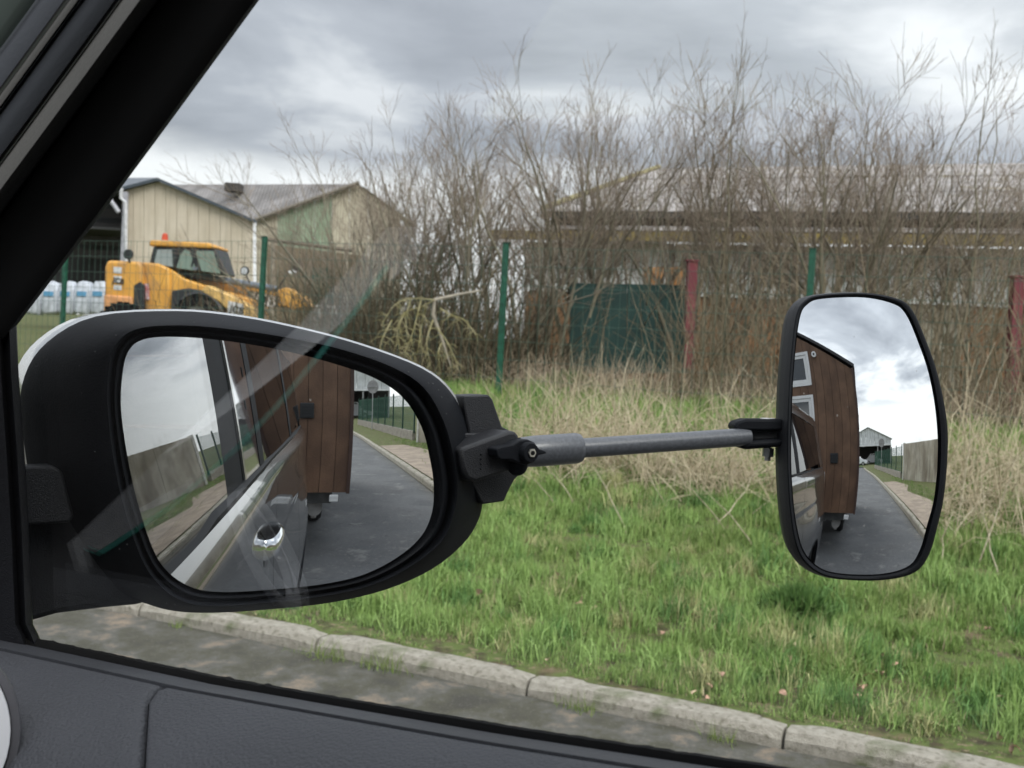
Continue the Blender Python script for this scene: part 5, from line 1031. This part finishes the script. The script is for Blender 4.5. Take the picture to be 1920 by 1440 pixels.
    # painted cap behind the bezel: bright rim over the top and the outer end
    Sc = (Cc-ctr); wgt = np.clip((ctr[1]+40-Cc[:, 1])/200, 0, 1)[:, None]; Cap_ = Cc+np.array([0, -1.])*3.6*wgt+np.clip((Cc[:, 0:1]-760)/120, 0, 1)*np.array([3.0, 0])*wgt
    cr = [ringp(Cc*.995+ctr*.005, oc-.001), ringp(Cap_, oc-.006)]
    back = [np.array(ringp(Cap_, oc-.006))]; cen = back[0].mean(0)
    for dpt, s in ((.02, 1.0), (.045, .93), (.07, .78), (.088, .52), (.094, .2)): q = cen+(back[0]-cen)*s-MAIN.n*dpt; cr.append(list(q))
    obj('painted_cap', MB().loft(cr, True, False, True), SILV, wm, smooth=True, ang=70)
    glass_patch('mirror_glass', MAIN, G, MIRR, wm)
    # foot that carries the mirror on the door, and the square hinge cover
    A_ = [MAIN.on(x, y, -.045) for x, y in ((150, 900), (215, 1030), (300, 1132), (215, 1140), (120, 1152), (40, 1175), (20, 1060), (25, 930))]
    B_ = [p+W(.02, -.035, -.0) for p in A_]; B_ = [q+F*.05 for q in B_]; obj('mirror_foot', MB().loft([A_, B_], True, True, True), BLACK2, wm, bev=.004, smooth=True)
    A_ = [MAIN.on(x, y, -.028) for x, y in ((40, 875), (100, 873), (118, 884), (128, 925), (140, 968), (132, 980), (60, 985), (40, 985))]
    obj('hinge_cover', MB().loft([A_, [p-MAIN.n*.014 for p in A_]], True, True, True), BLACK2, wm, bev=.0015, smooth=True)
    # dust and scuffs on the bezel: tiny chips
    mb = MB(); g2 = random.Random(4)
    for i in range(46):
        k = g2.randrange(n_); t = g2.uniform(.1, .7); p = MAIN.shell(*mix_(Lc, Cc, t)[k], .0046+(oc[k]-.0045)*(t**1.3)+.0004); s = g2.uniform(.0001, .0004); mb.ball(p, s, 4)
    obj('paint_chips', mb, mat('pale chip', (.12, .12, .12), .8), wm, kind='stuff')
    return T_
build_car()
def build_tow():
    T_ = thing('towing_mirror', TOW.p+np.array([0, 0, -.12]), 'black clip-on towing mirror on a long grey rod clamped to the door mirror', 'towing mirror')
    G = [(1484, 800), (1488, 700), (1499, 600), (1515, 570), (1545, 560), (1620, 558), (1675, 570), (1700, 590), (1722, 640), (1742, 700), (1755, 780), (1758, 850), (1752, 930), (1738, 985), (1725, 1030), (1705, 1060), (1660, 1075), (1600, 1077), (1550, 1070), (1520, 1050), (1502, 1020), (1490, 960), (1484, 880)]
    O = [(1476, 800), (1480, 700), (1491, 597), (1509, 563), (1543, 552), (1622, 549), (1683, 560), (1711, 582), (1737, 640), (1759, 705), (1775, 785), (1777, 850), (1770, 930), (1757, 990), (1742, 1040), (1716, 1073), (1664, 1087), (1598, 1088), (1545, 1080), (1511, 1058), (1492, 1024), (1481, 962), (1476, 880)]
    Gc, Oc = catmull(G, 4), catmull(O, 4); mx = lambda t: Gc+(Oc-Gc)*t; on = lambda P, o: [TOW.shell(x, y, o) for x, y in P]
    hs = obj('housing', MB().loft([on(mx(-.15), -.004), on(mx(.1), -.002), on(mx(.35), .0015), on(mx(.7), .0025), on(mx(.95), .0015), on(mx(1.0), -.003)], True), BLACK, T_, smooth=True, ang=70)
    ed = np.array(on(mx(1.0), -.003)); cen = ed.mean(0); rings = [ed]
    for dpt, s in ((.004, 1.005), (.010, 1.0), (.016, .97), (.020, .87), (.024, .5), (.025, .1)): rings.append(cen+(ed-cen)*s-TOW.n*dpt)
    obj('back_shell', MB().loft([list(r) for r in rings], True, False, True), BLACK2, T_, smooth=True, ang=60)
    glass_patch('mirror_glass', TOW, G, MIRR, T_)
    GR = mat('grey speckled rod', (.075, .08, .09), .3, var=.15, scale=500, bump=.05, bscale=900, coat=.3)
    # depth along the arm
    D0, D1 = float((MAIN.on(1000, 848, -.012)-EYE) @ FWD), .80
    def P(x, y, d=None):
        d = D0+(D1-D0)*np.clip((x-1000)/450, -.2, 1) if d is None else d; v = ray(x, y); return EYE+v*d/(v @ FWD)
    a, b = P(1080, 841), P(1402, 819); rad = 19/FPX*D0*.99
    mb = MB(); mb.tube([a, b], [rad, rad*.98], 28); rod = obj('rod', mb, GR, T_, smooth=True)
    a0 = P(975, 848); s1 = P(1086, 840); d = nrm(s1-a0); mb = MB(); R2 = 29.5/FPX*D0
    mb.tube([a0, a0+d*.01, s1-d*.003, s1], [R2*.93, R2, R2, R2*.93], 28); obj('rod_socket', mb, GR, T_, smooth=True, ang=50)
    # clamp plates on the door mirror edge
    def plate(nm, pts, off, th, mt=BLACK2, par=T_, bev=.0012, sub=0): A_ = [MAIN.on(x, y, off) for x, y in pts]; return obj(nm, MB().loft([A_, [p-MAIN.n*th for p in A_]], True, True, True), mt, par, bev=bev, smooth=True, ang=40)
    plate('rear_plate', [(868, 742), (917, 740), (924, 748), (942, 800), (972, 815), (975, 850), (930, 830), (880, 815)], -.018, .02)
    br = plate('bracket', [(866, 812), (950, 812), (972, 822), (1000, 826), (1006, 870), (985, 880), (965, 900), (952, 925), (946, 940), (905, 946), (880, 900)], -.016, .016)
    cl = plate('clamp_block', [(862, 842), (876, 836), (955, 808), (966, 808), (974, 816), (976, 870), (966, 880), (893, 904), (876, 899), (868, 880)], .004, .022, bev=.003)
    for i in range(4): mb = MB(); p = MAIN.on(902, 852+i*9, .0044); mb.ball(p, .0006, 4); obj('moulded_mark', mb, BLACK, cl)
    # wing knob
    pts = [(931, 842), (940, 838), (962, 834), (975, 826), (990, 824), (1003, 830), (1012, 842), (1024, 846), (1026, 850), (1010, 854), (1002, 866), (988, 872), (972, 868), (960, 862), (940, 862), (933, 856)]
    kn = plate('wing_knob', pts, .014, .010, BLACK, bev=.003); c = MAIN.on(988, 848, .014); sc2 = np.linalg.norm(c-EYE)/FPX
    mb = MB(); mb.tube([c-MAIN.n*.006, c+MAIN.n*.003, c+MAIN.n*.0045], [20*sc2, 20*sc2, 17*sc2], 24); obj('knob_boss', mb, BLACK, kn, smooth=True)
    mb = MB(); mb.disc(c+MAIN.n*.0052, MAIN.n, 8.5*sc2, .0012, 6); o = obj('bolt_head', mb, mat('zinc bolt', (.6, .58, .52), .3, metal=.9), kn); mb = MB(); mb.disc(c+MAIN.n*.0060, MAIN.n, 4.5*sc2, .0006, 6); obj('bolt_socket', mb, RUB, kn)
    mb = MB(); mb.ball(MAIN.on(970, 873, .004), .0065, 8); obj('knob_collar', mb, BLACK, kn, smooth=True)
    # ball clamp at the mirror end: two jaws
    def jaw(nm, pts, th, dd=0): A_ = [P(x, y, .80+dd) for x, y in pts]; v = nrm(np.cross(R, [0, 0, 1.]))*0+FWD*th; return obj(nm, MB().loft([A_, [p+v for p in A_]], True, True, True), BLACK, T_, bev=.003, smooth=True)
    jaw('upper_jaw', [(1376, 800), (1382, 791), (1400, 786), (1470, 786), (1480, 806), (1440, 808), (1400, 808), (1380, 808)], .026, -.012)
    jaw('lower_jaw', [(1380, 828), (1410, 826), (1470, 822), (1482, 836), (1440, 840), (1400, 843), (1386, 840)], .026, -.012)
    mb = MB(); mb.ball(P(1400, 817, .80), 17/FPX*.8, 10); obj('rod_ball', mb, BLACK, T_, smooth=True)
    mb = MB(); mb.box(P(1408, 828, .795), P(1485, 826, .795)-P(1408, 828, .795), FWD*.02, P(1408, 806, .795)-P(1408, 828, .795)); obj('arm_stub', mb, BLACK2, T_, bev=.002)
    mb = MB(); c = P(1447, 789, .80); mb.disc(c, (0, 0, 1), 21/FPX*.8, .003, 24); obj('bolt_cover', mb, mat('white plastic disc', (.72, .72, .72), .3), T_)
    mb = MB(); c = P(1440, 848, .80); mb.disc(c, (0, 0, 1), 11/FPX*.8, .006, 6); mb.tube([c+np.array([0, 0, -.006]), c+np.array([0, 0, .004])], .0022, 8); obj('lock_nut', mb, mat('dull zinc nut', (.3, .3, .3), .4, metal=.8), T_)
build_tow()
